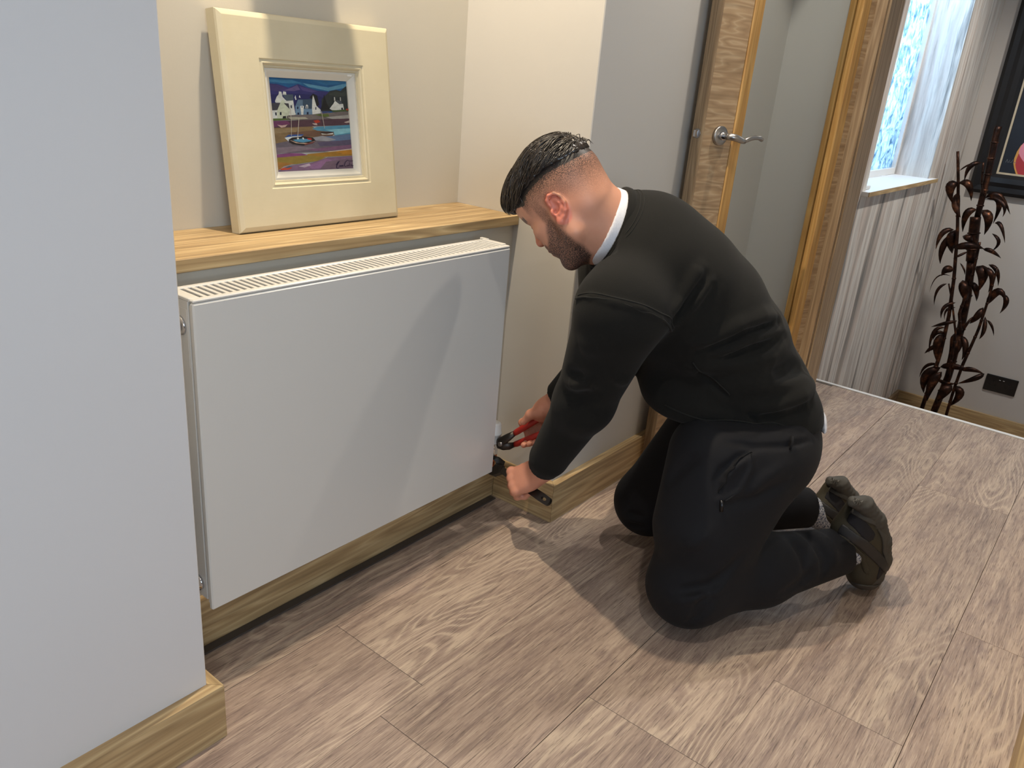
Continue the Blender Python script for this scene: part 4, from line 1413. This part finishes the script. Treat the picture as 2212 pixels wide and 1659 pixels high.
def collar_cut(P, D):
    c = (NC + COLN * .010).astype(f32); t = -((P - c) @ COLN.astype(f32)); r = np.linalg.norm(P - c, axis=1)
    return np.where(r < .125, np.maximum(D, t), D)


sw.fn(collar_cut)


def sleeve_end(W, d):
    def g(P, D):
        t = (P - W.astype(f32)) @ d.astype(f32); r = np.linalg.norm(P - W.astype(f32), axis=1)
        return np.where(r < .08, np.maximum(D, t - .010), D)
    return g


RD = unit(WR_F - ELB_F)
arm = Field()
arm.cone(SH_N, ELB_N, .088, .063, 0); arm.cone(ELB_N, WR_N - FD * .055, .062, .047, .03); arm.cone(WR_N - FD * .055, WR_N + FD * .02, .0415, .0375, .012)
arm.fn(sleeve_end(WR_N - FD * .022, FD))
armf = Field()
armf.cone(SH_F, ELB_F, .085, .066, 0); armf.cone(ELB_F, WR_F, .066, .042, .03)
armf.fn(sleeve_end(WR_F - RD * .03, RD))


def add_arms(P, D):
    for a in (arm, armf):
        d = a(P); k = .045
        h = np.clip(0.5 + 0.5 * (D - d) / k, 0, 1); D = D * (1 - h) + d * h - k * h * (1 - h)
    return D


sw.fn(add_arms)


# creases and seams: (points along the crease, height, half width)
SW_CREASE = [
    ([(1.249, 0.803, 0.736), (1.235, 0.763, 0.752), (1.239, 0.715, 0.752), (1.265, 0.675, 0.745), (1.304, 0.653, 0.725), (1.387, 0.669, 0.683)], 0.0045, 0.006),
    ([(1.342, 0.653, 0.722), (1.385, 0.653, 0.749), (1.411, 0.644, 0.798), (1.42, 0.644, 0.81)], 0.006, 0.012),
    ([(1.376, 0.658, 0.707), (1.397, 0.642, 0.753), (1.423, 0.632, 0.793)], -0.007, 0.01),
    ([(1.393, 0.656, 0.702), (1.408, 0.63, 0.751), (1.431, 0.621, 0.784)], 0.006, 0.011),
    ([(1.406, 0.637, 0.714), (1.423, 0.618, 0.758), (1.44, 0.614, 0.781)], -0.004, 0.012),
    ([(1.429, 0.636, 0.646), (1.446, 0.599, 0.67), (1.481, 0.569, 0.697), (1.553, 0.551, 0.709), (1.625, 0.546, 0.697)], 0.008, 0.014),
    ([(1.437, 0.625, 0.641), (1.458, 0.586, 0.662), (1.5, 0.558, 0.685), (1.611, 0.539, 0.689)], -0.009, 0.012),
    ([(1.447, 0.611, 0.636), (1.474, 0.575, 0.653), (1.524, 0.548, 0.671), (1.618, 0.531, 0.677)], 0.007, 0.014),
    ([(1.461, 0.598, 0.626), (1.508, 0.554, 0.648), (1.615, 0.521, 0.663)], -0.006, 0.014),
    ([(1.455, 0.653, 0.588), (1.456, 0.624, 0.604), (1.487, 0.573, 0.617), (1.557, 0.518, 0.627)], 0.006, 0.018),
    ([(1.448, 0.638, 0.607), (1.476, 0.61, 0.573), (1.503, 0.569, 0.539)], -0.005, 0.005),
    ([(1.544, 0.537, 0.502), (1.561, 0.513, 0.472)], -0.005, 0.005),
    ([(1.536, 0.546, 0.512), (1.574, 0.494, 0.524), (1.636, 0.465, 0.54), (1.709, 0.47, 0.546)], 0.01, 0.018),
    ([(1.55, 0.527, 0.496), (1.594, 0.473, 0.509), (1.667, 0.454, 0.52)], -0.01, 0.016),
    ([(1.469, 0.616, 0.508), (1.53, 0.567, 0.484), (1.562, 0.508, 0.48)], 0.006, 0.016),
    ([(1.558, 0.513, 0.596), (1.624, 0.496, 0.593), (1.703, 0.49, 0.579)], -0.01, 0.018),
    ([(1.517, 0.542, 0.569), (1.584, 0.5, 0.569), (1.695, 0.476, 0.563)], 0.006, 0.018),
    ([(1.283, 0.823, 0.563), (1.272, 0.782, 0.58)], -0.01, 0.012),
    ([(1.288, 0.823, 0.544), (1.277, 0.776, 0.571)], 0.008, 0.014),
    ([(1.302, 0.85, 0.514), (1.293, 0.804, 0.521), (1.294, 0.765, 0.543)], -0.006, 0.014),
    ([(1.255, 0.79, 0.644), (1.244, 0.734, 0.659)], 0.004, 0.02),
    ([(1.3, 0.725, 0.586), (1.34, 0.72, 0.568)], 0.005, 0.01),
    ([(1.436, 0.868, 0.843), (1.422, 0.873, 0.802), (1.399, 0.866, 0.766)], -0.008, 0.01),
    ([(1.446, 0.881, 0.836), (1.427, 0.886, 0.786)], 0.005, 0.012),
]
TR_CREASE = [
    ([(1.454, 0.463, 0.225), (1.426, 0.478, 0.189), (1.398, 0.494, 0.161), (1.369, 0.526, 0.147)], -0.007, 0.011),
    ([(1.415, 0.482, 0.17), (1.381, 0.513, 0.159), (1.362, 0.55, 0.143)], -0.006, 0.01),
    ([(1.407, 0.483, 0.154), (1.381, 0.497, 0.129), (1.375, 0.505, 0.093)], -0.007, 0.01),
    ([(1.403, 0.489, 0.163), (1.373, 0.513, 0.141), (1.357, 0.547, 0.116)], 0.006, 0.01),
    ([(1.4, 0.484, 0.138), (1.385, 0.491, 0.107), (1.377, 0.516, 0.07)], -0.006, 0.009),
    ([(1.427, 0.475, 0.171), (1.395, 0.489, 0.142), (1.382, 0.495, 0.099)], 0.005, 0.01),
    ([(1.484, 0.493, 0.453), (1.45, 0.509, 0.438), (1.428, 0.525, 0.413), (1.418, 0.529, 0.392), (1.417, 0.52, 0.368)], -0.009, 0.008),
    ([(1.478, 0.492, 0.448), (1.468, 0.485, 0.416), (1.449, 0.49, 0.376), (1.423, 0.507, 0.354)], 0.004, 0.005),
    ([(1.473, 0.495, 0.446), (1.443, 0.511, 0.426), (1.427, 0.518, 0.397)], 0.005, 0.01),
    ([(1.56, 0.425, 0.385), (1.479, 0.465, 0.353), (1.422, 0.505, 0.343)], -0.004, 0.012),
    ([(1.418, 0.575, 0.434), (1.41, 0.606, 0.397), (1.41, 0.63, 0.351)], -0.005, 0.014),
    ([(1.395, 0.516, 0.29), (1.376, 0.537, 0.267), (1.369, 0.558, 0.245)], 0.005, 0.016),
    ([(1.539, 0.441, 0.419), (1.494, 0.464, 0.394), (1.466, 0.476, 0.368)], 0.004, 0.014),
    ([(1.725, 0.426, 0.187), (1.705, 0.382, 0.183), (1.699, 0.354, 0.158), (1.69, 0.346, 0.125)], -0.009, 0.011),
    ([(1.746, 0.401, 0.187), (1.734, 0.359, 0.177), (1.727, 0.336, 0.15)], 0.007, 0.012),
    ([(1.658, 0.428, 0.195), (1.649, 0.388, 0.173), (1.64, 0.37, 0.138)], -0.005, 0.014),
    ([(1.569, 0.391, 0.114), (1.625, 0.372, 0.124), (1.671, 0.358, 0.141)], -0.005, 0.012),
    ([(1.451, 0.535, 0.466), (1.491, 0.492, 0.458), (1.555, 0.451, 0.454), (1.647, 0.424, 0.45)], -0.005, 0.006),
    ([(1.609, 0.815, 0.115), (1.612, 0.774, 0.123)], -0.005, 0.008),
    ([(1.616, 0.81, 0.083), (1.619, 0.768, 0.091)], -0.005, 0.008),
]


def folds(LST):
    def g(P, D):
        m = np.abs(D) < .04
        Pm = P[m]
        if len(Pm) == 0: return D
        Dm = D[m]
        for (pl, amp, wd) in LST:
            q = np.array(pl, f32); lo_, hi_ = q.min(0) - 3 * wd, q.max(0) + 3 * wd
            sel = np.nonzero(((Pm > lo_) & (Pm < hi_)).all(1))[0]
            if len(sel) == 0: continue
            Ps = Pm[sel]; best = np.full(len(Ps), 9., f32); fade = np.zeros(len(Ps), f32); tot = len(q) - 1
            for i in range(tot):
                a, b = q[i], q[i + 1]; ba = b - a
                h = np.clip((Ps - a) @ ba / (ba @ ba), 0, 1)
                d = np.linalg.norm(Ps - a - h[:, None] * ba, axis=1)
                up = d < best
                fade = np.where(up, np.sin(np.pi * np.clip((i + h) / tot, .04, .96)) ** .6, fade); best = np.minimum(best, d)
            Dm[sel] -= amp * 2.3 * fade * np.exp(-(best / wd) ** 2)
        D[m] = Dm
        return D
    return g


sw.fn(folds(SW_CREASE))


def fabric(name, col, col2, rough, bump, sheen, scale=900):
    k = NM(name, rough)
    n1 = k.noise(k.coord(), 5, 4, 0.6); n2 = k.noise(k.coord(), scale, 2, 0.6)
    c = k.mix(n1, col, col2)
    k.color(k.mix(k.ramp(n2, [(0.4, 0.0), (0.8, 0.25)]), c, tuple(x * 2.2 for x in col[:3]) + (1,)))
    k.b.inputs['Sheen Weight'].default_value = sheen
    k.b.inputs['Sheen Roughness'].default_value = 0.5
    k.b.inputs['Specular IOR Level'].default_value = 0.2
    k.bump(n2, bump, 0.001)
    return k.m


M_SWEAT = fabric('black_fleece', srgb(21, 21, 19), srgb(26, 25, 23), 0.95, 0.25, 0.04)
M_TROUS = fabric('black_twill', srgb(20, 20, 23), srgb(25, 25, 28), 0.75, 0.12, 0.02, 1400)
M_COTTON = fabric('white_cotton', srgb(222, 222, 226), srgb(210, 210, 216), 0.9, 0.1, 0.1)
sweat = soft_obj('sweatshirt', sw, (1.05, .35, .15), (1.98, 1.25, 1.02), .0044, M_SWEAT, man)
# collar of the white shirt: a band following the neck
cl = Field()
cl.cone(NC - COLN * .03, NC + COLN * .06, .0800, .0830, 0)
cl.cut(NC - COLN * .012, -COLN, .008); cl.cut(NC + COLN * .03, COLN, .004)
cl.cone(NC - COLN * .05, NC + COLN * .09, .0735, .0760, .004, op='sub')
soft_obj('shirt_collar', cl, NC - .13, NC + .13, .0030, M_COTTON, man)
rbc = Field()
rbc.cone(NC - COLN * .03, NC + COLN * .06, .0860, .0935, 0)
rbc.cut(NC + COLN * .007, -COLN, .006); rbc.cut(NC + COLN * .026, COLN, .006)
rbc.cone(NC - COLN * .05, NC + COLN * .09, .0790, .0840, .004, op='sub')
soft_obj('neck_rib', rbc, NC - .13, NC + .13, .0030, M_SWEAT, man)

# ------------------------------------------------------------------ trousers
KN_N, KN_F = JL(1488, 1262, -.17), JL(1402, 1082, .17)
AN_N, AN_F = JL(1806, 1192, -.135), JL(1736, 1096, .135)
HIP_N, HIP_F = JL(1612, 985, -.095), JL(1540, 950, .10)
tr = Field()
tr.ell(JT(1655, 935, 0), np.stack([TR_F, TR_L, UP], 1), (.112, .158, .12), 0)
tr.ell(JL(1652, 975, -.085), np.stack([LEG_F, LEG_L, UP], 1), (.095, .09, .115), .05)
tr.cone(JL(1545, 985, -.12), JL(1500, 1130, -.155), .100, .088, .05)
tr.ell(JL(1640, 950, .085), np.stack([LEG_F, LEG_L, UP], 1), (.11, .10, .12), .06)
tr.cone(HIP_N, KN_N, .128, .090, .05); tr.cone(HIP_F, KN_F, .122, .086, .05)
tr.cone(KN_N, KN_N + (AN_N - KN_N) * .45, .084, .080, .03); tr.cone(KN_N + (AN_N - KN_N) * .45, AN_N, .080, .056, .03)
tr.cone(KN_F, KN_F + (AN_F - KN_F) * .45, .080, .078, .03); tr.cone(KN_F + (AN_F - KN_F) * .45, AN_F, .078, .056, .03)
DN, DF = unit(AN_N - KN_N), unit(AN_F - KN_F)


def leg_cuffs(P, D):
    for A0, d0 in ((AN_N, DN), (AN_F, DF)):
        t = (P - A0.astype(f32)) @ d0.astype(f32); r = np.linalg.norm(P - A0.astype(f32), axis=1)
        D = np.where(r < .14, np.maximum(D, t - .012), D)
    D = np.maximum(D, .003 - P[:, 2])
    return D


tr.fn(leg_cuffs)
tr.fn(folds(TR_CREASE))
tr.cut(HEM3[0] - HEMN * .03, -HEMN, .004)
trous = soft_obj('trousers', tr, (1.25, .25, 0.0), (2.25, 1.0, .62), .0044, M_TROUS, man)

# belt loop, zip pull, shirt tail
MB().tube([(1.572, .4475, .472), (1.566, .4435, .462), (1.5615, .4425, .448)], .0055, 8, flat=(.5, 1), up=(.5, -.8, .2)).build('belt_loop', M_TROUS, trous, True)
MB().tube([(1.4165, .511, .356), (1.4145, .508, .344), (1.413, .506, .333)], .0035, 8, flat=(.5, 1), up=(-.8, -.6, 0)).build('zip_pull', plain('zip_metal', srgb(58, 58, 60), 0.3, 1.0), trous, True)
tail = Field()
tail.ell(JT(1660, 914, 0), np.stack([TR_F, TR_L, UP], 1), (.121, .150, .13), 0)
tail.cut(HEM3[0] - HEMN * .012, -HEMN, .002); tail.cut(HEM3[0] + HEMN * .020, HEMN, .004)
tail.cut(JT(1735, 900, 0), TR_F, .004)
soft_obj('shirt_tail', tail, JT(1700, 900) - .3, JT(1700, 900) + .3, .005, M_COTTON, man)

# ------------------------------------------------------------------ hair: short cap plus combed strands
hf = Field()
hf.ell(hp(-.008, 0, .052), HR, np.array((.105, .0785, .094)) * HS, 0)
hf.ell(hp(.052, 0, .088), HR, np.array((.056, .058, .040)) * HS, .02)
hf.ell(hp(.088, 0, .082), HR, np.array((.026, .045, .022)) * HS, .02)


def hair_cut(P, D):
    q = (P - HT.astype(f32)) @ HR.astype(f32) / HS
    x, y, z = q.T
    zb = np.interp(x, HAIRLINE[:, 0], HAIRLINE[:, 1]) + .002
    zb = np.where(x > .06, .064, zb)
    D = np.maximum(D, (zb - z) * .9)
    D = D + (np.where(x < .05, .009, .0) * np.exp(-np.clip(z - zb, 0, 1) / .012)).astype(f32)
    rid = np.sin(y * 420 + 9 * np.sin(x * 45) + 5 * np.sin(z * 60)) * .0016 + np.sin(y * 900 + x * 160) * .0008
    return D + rid.astype(f32)


hf.fn(hair_cut)


def hair_mat():
    k = NM('dark_hair', 0.28)
    n1 = k.noise(k.coord(), 160, 3)
    k.color(k.mix(n1, srgb(26, 22, 20), srgb(58, 49, 42)))
    k.b.inputs['Specular IOR Level'].default_value = 0.7
    k.b.inputs['Anisotropic'].default_value = 0.6
    return k.m


M_HAIR = hair_mat()
hair = soft_obj('hair', hf, HT - .16, HT + .16, .0030, M_HAIR, man)
# strands combed forward from the crown
rs = np.random.RandomState(5)
hs_n = 2300
seed = np.stack([rs.uniform(-.086, .085, hs_n), rs.uniform(-.080, .080, hs_n), rs.uniform(.05, .15, hs_n)], 1)
hf2 = Field(); hf2.ops = hf.ops[:-1]


def grad(P, e=.001):
    g = np.stack([hf2(P + np.eye(3)[i] * e) - hf2(P - np.eye(3)[i] * e) for i in range(3)], 1)
    return g / (np.linalg.norm(g, axis=1, keepdims=True) + 1e-9)


def onto(P, off):
    for _ in range(4):
        P = P - grad(P) * (hf2(P) - off)[:, None]
    return P


W0 = HT + (seed * HS) @ HR.T
W0 = onto(W0, .0003)
lq = to_head(W0)
keep = lq[:, 2] > np.interp(lq[:, 0], HAIRLINE[:, 0], HAIRLINE[:, 1]) + .004
W0 = W0[keep]
path = [W0]
jit = rs.normal(0, .16, (len(W0), 3))
lift = rs.uniform(.0002, .0055, len(W0))
for stp in range(8):
    p_ = path[-1]; lq = to_head(p_)
    crown = lq - np.array([-.088, .0, .10])
    dirl = np.stack([np.ones(len(p_)) * .95 + 0 * lq[:, 0], crown[:, 1] * 7.0, -.35 - 2.2 * np.clip(lq[:, 0] - .02, 0, 1)], 1) + jit
    dw = dirl @ HR.T; g_ = grad(p_); dw = dw - g_ * (dw * g_).sum(1, keepdims=True)
    dw /= np.linalg.norm(dw, axis=1, keepdims=True) + 1e-9
    nx = onto(p_ + dw * .0052, lift * (1 - abs(stp - 4) / 5) if False else lift)
    path.append(nx)
path = np.stack(path, 1)                        # n, 9, 3
lq = to_head(path.reshape(-1, 3)).reshape(path.shape)
sv = []; sf = []
for i in range(len(path)):
    pts_ = path[i]
    zb = np.interp(lq[i, :, 0], HAIRLINE[:, 0], HAIRLINE[:, 1])
    zb = np.where(lq[i, :, 0] > .06, .056, zb)
    bad = np.nonzero(lq[i, :, 2] < zb + .010)[0]
    n = bad[0] if len(bad) else len(pts_)
    if n < 3: continue
    base = len(sv)
    for j in range(n):
        t_ = pts_[min(j + 1, n - 1)] - pts_[max(j - 1, 0)]; t_ = t_ / (np.linalg.norm(t_) + 1e-9)
        g_ = unit(pts_[j] - HT); sd = np.cross(t_, g_); sd /= np.linalg.norm(sd) + 1e-9; g_ = np.cross(sd, t_)
        r_s = .00110 * (1 - (j / (n - 1)) ** 2 * .75)
        sv += [pts_[j] - sd * r_s, pts_[j] + g_ * r_s * 1.3, pts_[j] + sd * r_s]
    for j in range(n - 1):
        for c in range(3):
            d = (c + 1) % 3
            sf.append((base + 3 * j + c, base + 3 * j + d, base + 3 * j + 3 + d, base + 3 * j + 3 + c))
st_o = mesh_obj('hair_strands', sv, sf, M_HAIR, hair, True)
st_o['kind'] = 'stuff'

# ------------------------------------------------------------------ shoes
def shoe(Q, side, sgn):
    """Q(u, v, w) places a drawing point; sgn: +1 lateral side faces the camera"""
    root = empty('shoe', tuple(Q(1880, 1266, 0)))
    root.parent = man
    root.location = Vector(ORG[root] - ORG[man])
    m_up = plain('shoe_olive', srgb(56, 52, 40), 0.65); m_sole = plain('shoe_rubber', srgb(70, 68, 64), 0.7)
    m_dark = plain('shoe_mesh_dark', srgb(26, 25, 31), 0.8); m_strap = plain('shoe_strap', srgb(40, 40, 42), 0.55)
    def upper():
        f = Field()
        f.chain([Q(1858, 1112, 0), Q(1868, 1150, 0), Q(1876, 1200, 0), Q(1872, 1236, 0)], [.038, .044, .044, .036], 0.02)
        f.chain([Q(1858, 1112, .0), Q(1838, 1146, 0), Q(1850, 1190, 0)], [.034, .041, .036], .02)
        f.cone(Q(1854, 1185, 0), Q(1862, 1240, 0), .034, .034, .02)
        f.cone(Q(1862, 1234, -.016), Q(1862, 1234, .016), .030, .030, .02)
        return f
    U = upper()
    lo = Q(1850, 1160, 0) - .22; hi = Q(1850, 1160, 0) + .22
    wd = side                                   # lateral axis in the world
    o0 = Q(1860, 1160, 0)
    U.fn(lambda P, D: np.maximum(D, .002 - P[:, 2]))
    soft_obj('upper', U, lo, hi, .0040, m_up, root)
    S_ = Field()
    bk = unit(Q(1920, 1180, 0) - Q(1860, 1172, 0))
    for w in (-.026, 0, .026):
        S_.chain([Q(1842, 1084, w), Q(1868, 1090, w), Q(1893, 1124, w), Q(1906, 1168, w), Q(1908, 1208, w), Q(1890, 1244, w), Q(1868, 1256, w)],
                 [.013, .020, .021, .020, .019, .019, .014], .008)
    def tread(P, D):
        t = (P - o0.astype(f32)) @ unit(Q(1905, 1200, 0) - Q(1885, 1100, 0)).astype(f32)
        return np.maximum(D + (.0016 * np.sign(np.sin(t * 420)) * 0.5).astype(f32), .0015 - P[:, 2])
    S_.fn(tread)
    soft_obj('sole', S_, lo, hi, .0042, m_sole, root)
    def panel(name, lines, hw, off, mat, depth=.010):
        """a band lying on the camera-side flank of the upper"""
        def fld(P):
            d0 = U(P); best = np.full(len(P), 9., f32)
            for a, b in zip(lines[:-1], lines[1:]):
                A, B_ = Q(*a, -.04 * 0), Q(*b, 0)
                wv = wd.astype(f32); pa = P - A.astype(f32); pa = pa - np.outer(pa @ wv, wv)
                ba = (B_ - A).astype(f32); ba = ba - wv * (ba @ wv)
                h = np.clip(pa @ ba / (ba @ ba), 0, 1)
                best = np.minimum(best, np.linalg.norm(pa - h[:, None] * ba, axis=1))
            d = np.maximum(np.maximum(d0 - off, -(d0 + depth)), best - hw)
            return np.maximum(d, (P - o0.astype(f32)) @ wd.astype(f32) * 1.0 + .008)
        return soft_obj(name, fld, lo, hi, .0032, mat, root)
    panel('heel_counter', [(1836, 1092), (1872, 1106), (1884, 1130), (1888, 1165), (1900, 1205)], .013, .0045, m_sole)
    panel('heel_window', [(1834, 1114), (1850, 1136)], .0155, .0012, m_dark)
    panel('strap', [(1798, 1130), (1836, 1152), (1868, 1182), (1890, 1206)], .0125, .0035, m_strap)
    panel('collar', [(1806, 1150), (1838, 1180), (1846, 1212)], .006, .004, m_up)
    panel('mesh_panel', [(1876, 1200), (1872, 1222)], .010, .0012, m_dark)
    panel('toe_guard', [(1840, 1250), (1872, 1250), (1902, 1238)], .010, .003, m_sole)
    # raised letters on the heel
    cu = bpy.data.curves.new('AIR', 'FONT'); cu.body = 'AIR'; cu.size = .019; cu.extrude = .0012; cu.align_x = 'CENTER'; cu.align_y = 'CENTER'
    to = bpy.data.objects.new('tmp', cu); COL.objects.link(to)
    me = bpy.data.meshes.new_from_object(to.evaluated_get(bpy.context.evaluated_depsgraph_get()))
    bpy.data.objects.remove(to)
    me.materials.append(plain('shoe_letter', srgb(96, 94, 88), 0.7))
    lo_ = bpy.data.objects.new('heel_letters', me); COL.objects.link(lo_)
    c = Q(1853, 1083, -.044)
    X = unit(Q(1836, 1078, -.04) - Q(1868, 1090, -.04)); Z = -wd; X = unit(X - Z * (X @ Z)); Y = np.cross(Z, X)
    lo_.parent = root
    lo_.matrix_local = Matrix(((X[0], Y[0], Z[0], c[0] - ORG[root][0]), (X[1], Y[1], Z[1], c[1] - ORG[root][1]), (X[2], Y[2], Z[2], c[2] - ORG[root][2]), (0, 0, 0, 1)))
    return root


QN = lambda u, v, w=0.0: JL(u, v, -.130 + w)
QF = lambda u, v, w=0.0: JL(1790 + (u - 1838) * .88, 1030 + (v - 1073) * .88, .130 + w)
shoe(QN, LEG_L, 1)
shoe(QF, LEG_L, -1)
def sock_mat():
    k = NM('marled_sock', 0.9)
    n1 = k.noise(k.coord(), 260, 2, 0.7)
    k.color(k.ramp(n1, [(0.42, srgb(70, 82, 110)), (0.55, srgb(196, 198, 204))]))
    return k.m
M_SOCK = sock_mat()
for A0, Q in ((AN_N, QN), (AN_F, QF)):
    f = Field(); f.cone(A0, Q(1850, 1182, 0), .042, .039, 0)
    soft_obj('sock', f, A0 - .15, A0 + .15, .005, M_SOCK, man)


# ------------------------------------------------------------------ stitched seams laid on the cloth
def seam(field, pts, r, mat, parent, name='seam', n=40, off=0.0):
    P = np.array(pts, float); dd = np.r_[0, np.cumsum(np.linalg.norm(np.diff(P, axis=0), axis=1))]
    Q_ = np.stack([np.interp(np.linspace(0, dd[-1], n), dd, P[:, k]) for k in range(3)], 1)
    for _ in range(3): Q_[1:-1] = (Q_[:-2] + 2 * Q_[1:-1] + Q_[2:]) / 4
    E3 = np.eye(3) * .002
    for _ in range(6):
        g = np.stack([field(Q_ + E3[i]) - field(Q_ - E3[i]) for i in range(3)], 1); g /= np.linalg.norm(g, axis=1, keepdims=True) + 1e-9
        Q_ = Q_ - g * (field(Q_) - off)[:, None]
    for _ in range(2): Q_[1:-1] = (Q_[:-2] + 2 * Q_[1:-1] + Q_[2:]) / 4
    return MB().tube(list(Q_), r, 7).build(name, mat, parent, True)


M_STITCH = fabric('black_stitch', srgb(30, 30, 28), srgb(35, 34, 32), 0.95, 0.2, 0.03)
seam(sw, SW_CREASE[0][0], .0022, M_STITCH, sweat, off=.0008)
seam(sw, [tuple(np.array(q) + np.array((0, 0, .008))) for q in SW_CREASE[0][0]], .0016, M_STITCH, sweat, off=.0004)
seam(sw, [JT(1448, 872, -.10), JT(1500, 893, -.14), JT(1580, 912, -.165), JT(1660, 914, -.165), JT(1740, 884, -.08)], .0016, M_STITCH, sweat, off=.0004)
seam(sw, [JT(1496, 784, -.16), JT(1530, 820, -.165), JT(1576, 860, -.17)], .0015, M_STITCH, sweat, off=.0004)
M_PIPE = fabric('black_piping', srgb(12, 12, 14), srgb(15, 15, 17), 0.8, 0.1, 0.02)
for q in TR_CREASE:
    if q[1] in (-.009, .004) and q[2] in (.008, .005):
        seam(tr, q[0], .0017, M_PIPE if q[1] < 0 else M_TROUS, trous, off=.0004)

c1_ = unit(np.cross(COLN, TR_L)); ring_pts = []
for rr_, cc_ in ((.094, .030), (.098, .036)):
    ring_pts = [NC + COLN * cc_ + rr_ * (c1_ * math.cos(a) + TR_L * math.sin(a)) for a in np.linspace(0, 2 * math.pi, 41)]
    seam(sw, ring_pts, .0013, M_STITCH, sweat, n=80, off=.0003)

# ------------------------------------------------------------------ hand tools
M_TOOL = plain('tool_steel_dark', srgb(74, 70, 66), 0.42, 0.85)
M_RED = plain('red_grip', srgb(176, 44, 36), 0.42)
plr = empty('pliers', tuple(PLJ), 'red-handled pliers gripping the valve, held in the right hand', 'pliers')
jaw_end = np.array([1.495, 1.157, .222])
nU = at_y(1113, 935, 1.108); nL = at_y(1113, 960, 1.112)
flat_up = RNn
MB().tube([jaw_end + RO * .004, PLJ + RO * .005, (PLJ * .45 + nU * .55) + RO * .002, nU], [.008, .012, .010, .0065], 12, flat=(.55, 1), up=flat_up).build('jaw', M_TOOL, plr, True)
MB().tube([jaw_end - RO * .006, PLJ - RO * .006, (PLJ * .5 + nL * .5) - RO * .006, nL], [.008, .012, .010, .0065], 12, flat=(.55, 1), up=flat_up).build('jaw', M_TOOL, plr, True)
MB().rev(PLJ - flat_up * .008, flat_up, [(0, .006), (.016, .006), (.017, .005)], 18).build('pivot', M_STEEL, plr, True)
endU = PH_U + (PH_U - nU) * .55; endL = PH_L + (PH_L - nL) * .75
MB().tube([nU + (PLJ - nU) * .04, nU + (PH_U - nU) * .08, nU + (PH_U - nU) * .5, PH_U, endU], [.0072, .0082, .0082, .0080, .0070], 14, flat=(.8, 1), up=flat_up).build('grip', M_RED, plr, True)
MB().tube([nL + (PLJ - nL) * .04, nL + (PH_L - nL) * .1, nL + (PH_L - nL) * .5, PH_L, endL], [.0072, .0082, .0082, .0080, .0070], 14, flat=(.8, 1), up=flat_up).build('grip', M_RED, plr, True)

spn = empty('spanner', tuple(GRIP), 'dark steel adjustable spanner under the left hand beside the skirting', 'spanner')
S0 = GRIP - SP_AX * .098; S1 = GRIP + SP_AX * .085
sn = unit(CAM_C - GRIP); sn = unit(sn - SP_AX * (sn @ SP_AX)); sw_ = np.cross(SP_AX, sn)


def slot_bar(a, b, wa, wb, th, hole=True):
    """flat bar with rounded end and a slot-shaped hang hole near end a"""
    ax = unit(b - a); L = np.linalg.norm(b - a)
    out = []
    for i in range(13):
        w = math.pi / 2 + math.pi * i / 12
        out.append((wa * math.cos(w), wa * math.sin(w)))
    out = out + [(L, -wb), (L, wb)]
    mb = MB()
    P = lambda x, y, h: a + ax * x + sw_ * y + sn * h
    # ring between outline and hole
    n = 16
    hole_p = [(.010 + .009 * math.cos(2 * math.pi * i / n) * 1.0, .0042 * math.sin(2 * math.pi * i / n)) for i in range(n)]
    ang = lambda p: math.atan2(p[1], p[0] - .010)
    top = []
    outs = []
    for i in range(n):
        t = 2 * math.pi * i / n
        x, y = .010 + .024 * math.cos(t), 0
        if math.cos(t) < -.3: q = (wa * -abs(math.cos(t)) * 1.0 + .0, wa * math.sin(t))
        else: q = (.010 + .020 * math.cos(t) + .004, (wa) * (1 if math.sin(t) > 0 else -1) * min(1, abs(math.sin(t)) * 1.6))
        outs.append(q)
    for h0 in (th, -th):
        top.append([P(x, y, h0) for x, y in outs]); top.append([P(x, y, h0 * .9) for x, y in hole_p])
    V = sum(top, []); F = []
    for i in range(n):
        j = (i + 1) % n
        F += [(i, j, n + j, n + i), (2 * n + i, 3 * n + i, 3 * n + j, 2 * n + j), (i, 2 * n + i, 2 * n + j, j), (n + i, n + j, 3 * n + j, 3 * n + i)]
    mb.add(V, F)
    mb.prism([P(.028, -wa, -th), P(L, -wb, -th), P(L, wb, -th), P(.028, wa, -th)], sn * 2 * th)
    return mb


fix_normals(slot_bar(S0, S1, .0115, .0085, .0042).build('handle', M_TOOL, spn))
PJ = lambda x, y: S1 + SP_AX * x + sw_ * y - sn * .006
fix_normals(MB().prism([PJ(-.004, -.009), PJ(.012, -.024), PJ(.034, -.028), PJ(.052, -.020), PJ(.050, -.011), PJ(.030, -.010), PJ(.026, .004), PJ(.004, .012)], sn * .012).build('fixed_jaw', M_TOOL, spn))
fix_normals(MB().prism([PJ(.010, .0125), PJ(.027, .005), PJ(.030, .009), PJ(.049, .010), PJ(.050, .019), PJ(.030, .024), PJ(.014, .023)], sn * .012).build('moving_jaw', M_TOOL, spn))
MB().rev(PJ(.012, .002) + sn * .006, SP_AX, [(-.006, .0055), (.006, .0055)], 14).build('adjuster_screw', M_STEEL, spn, True)
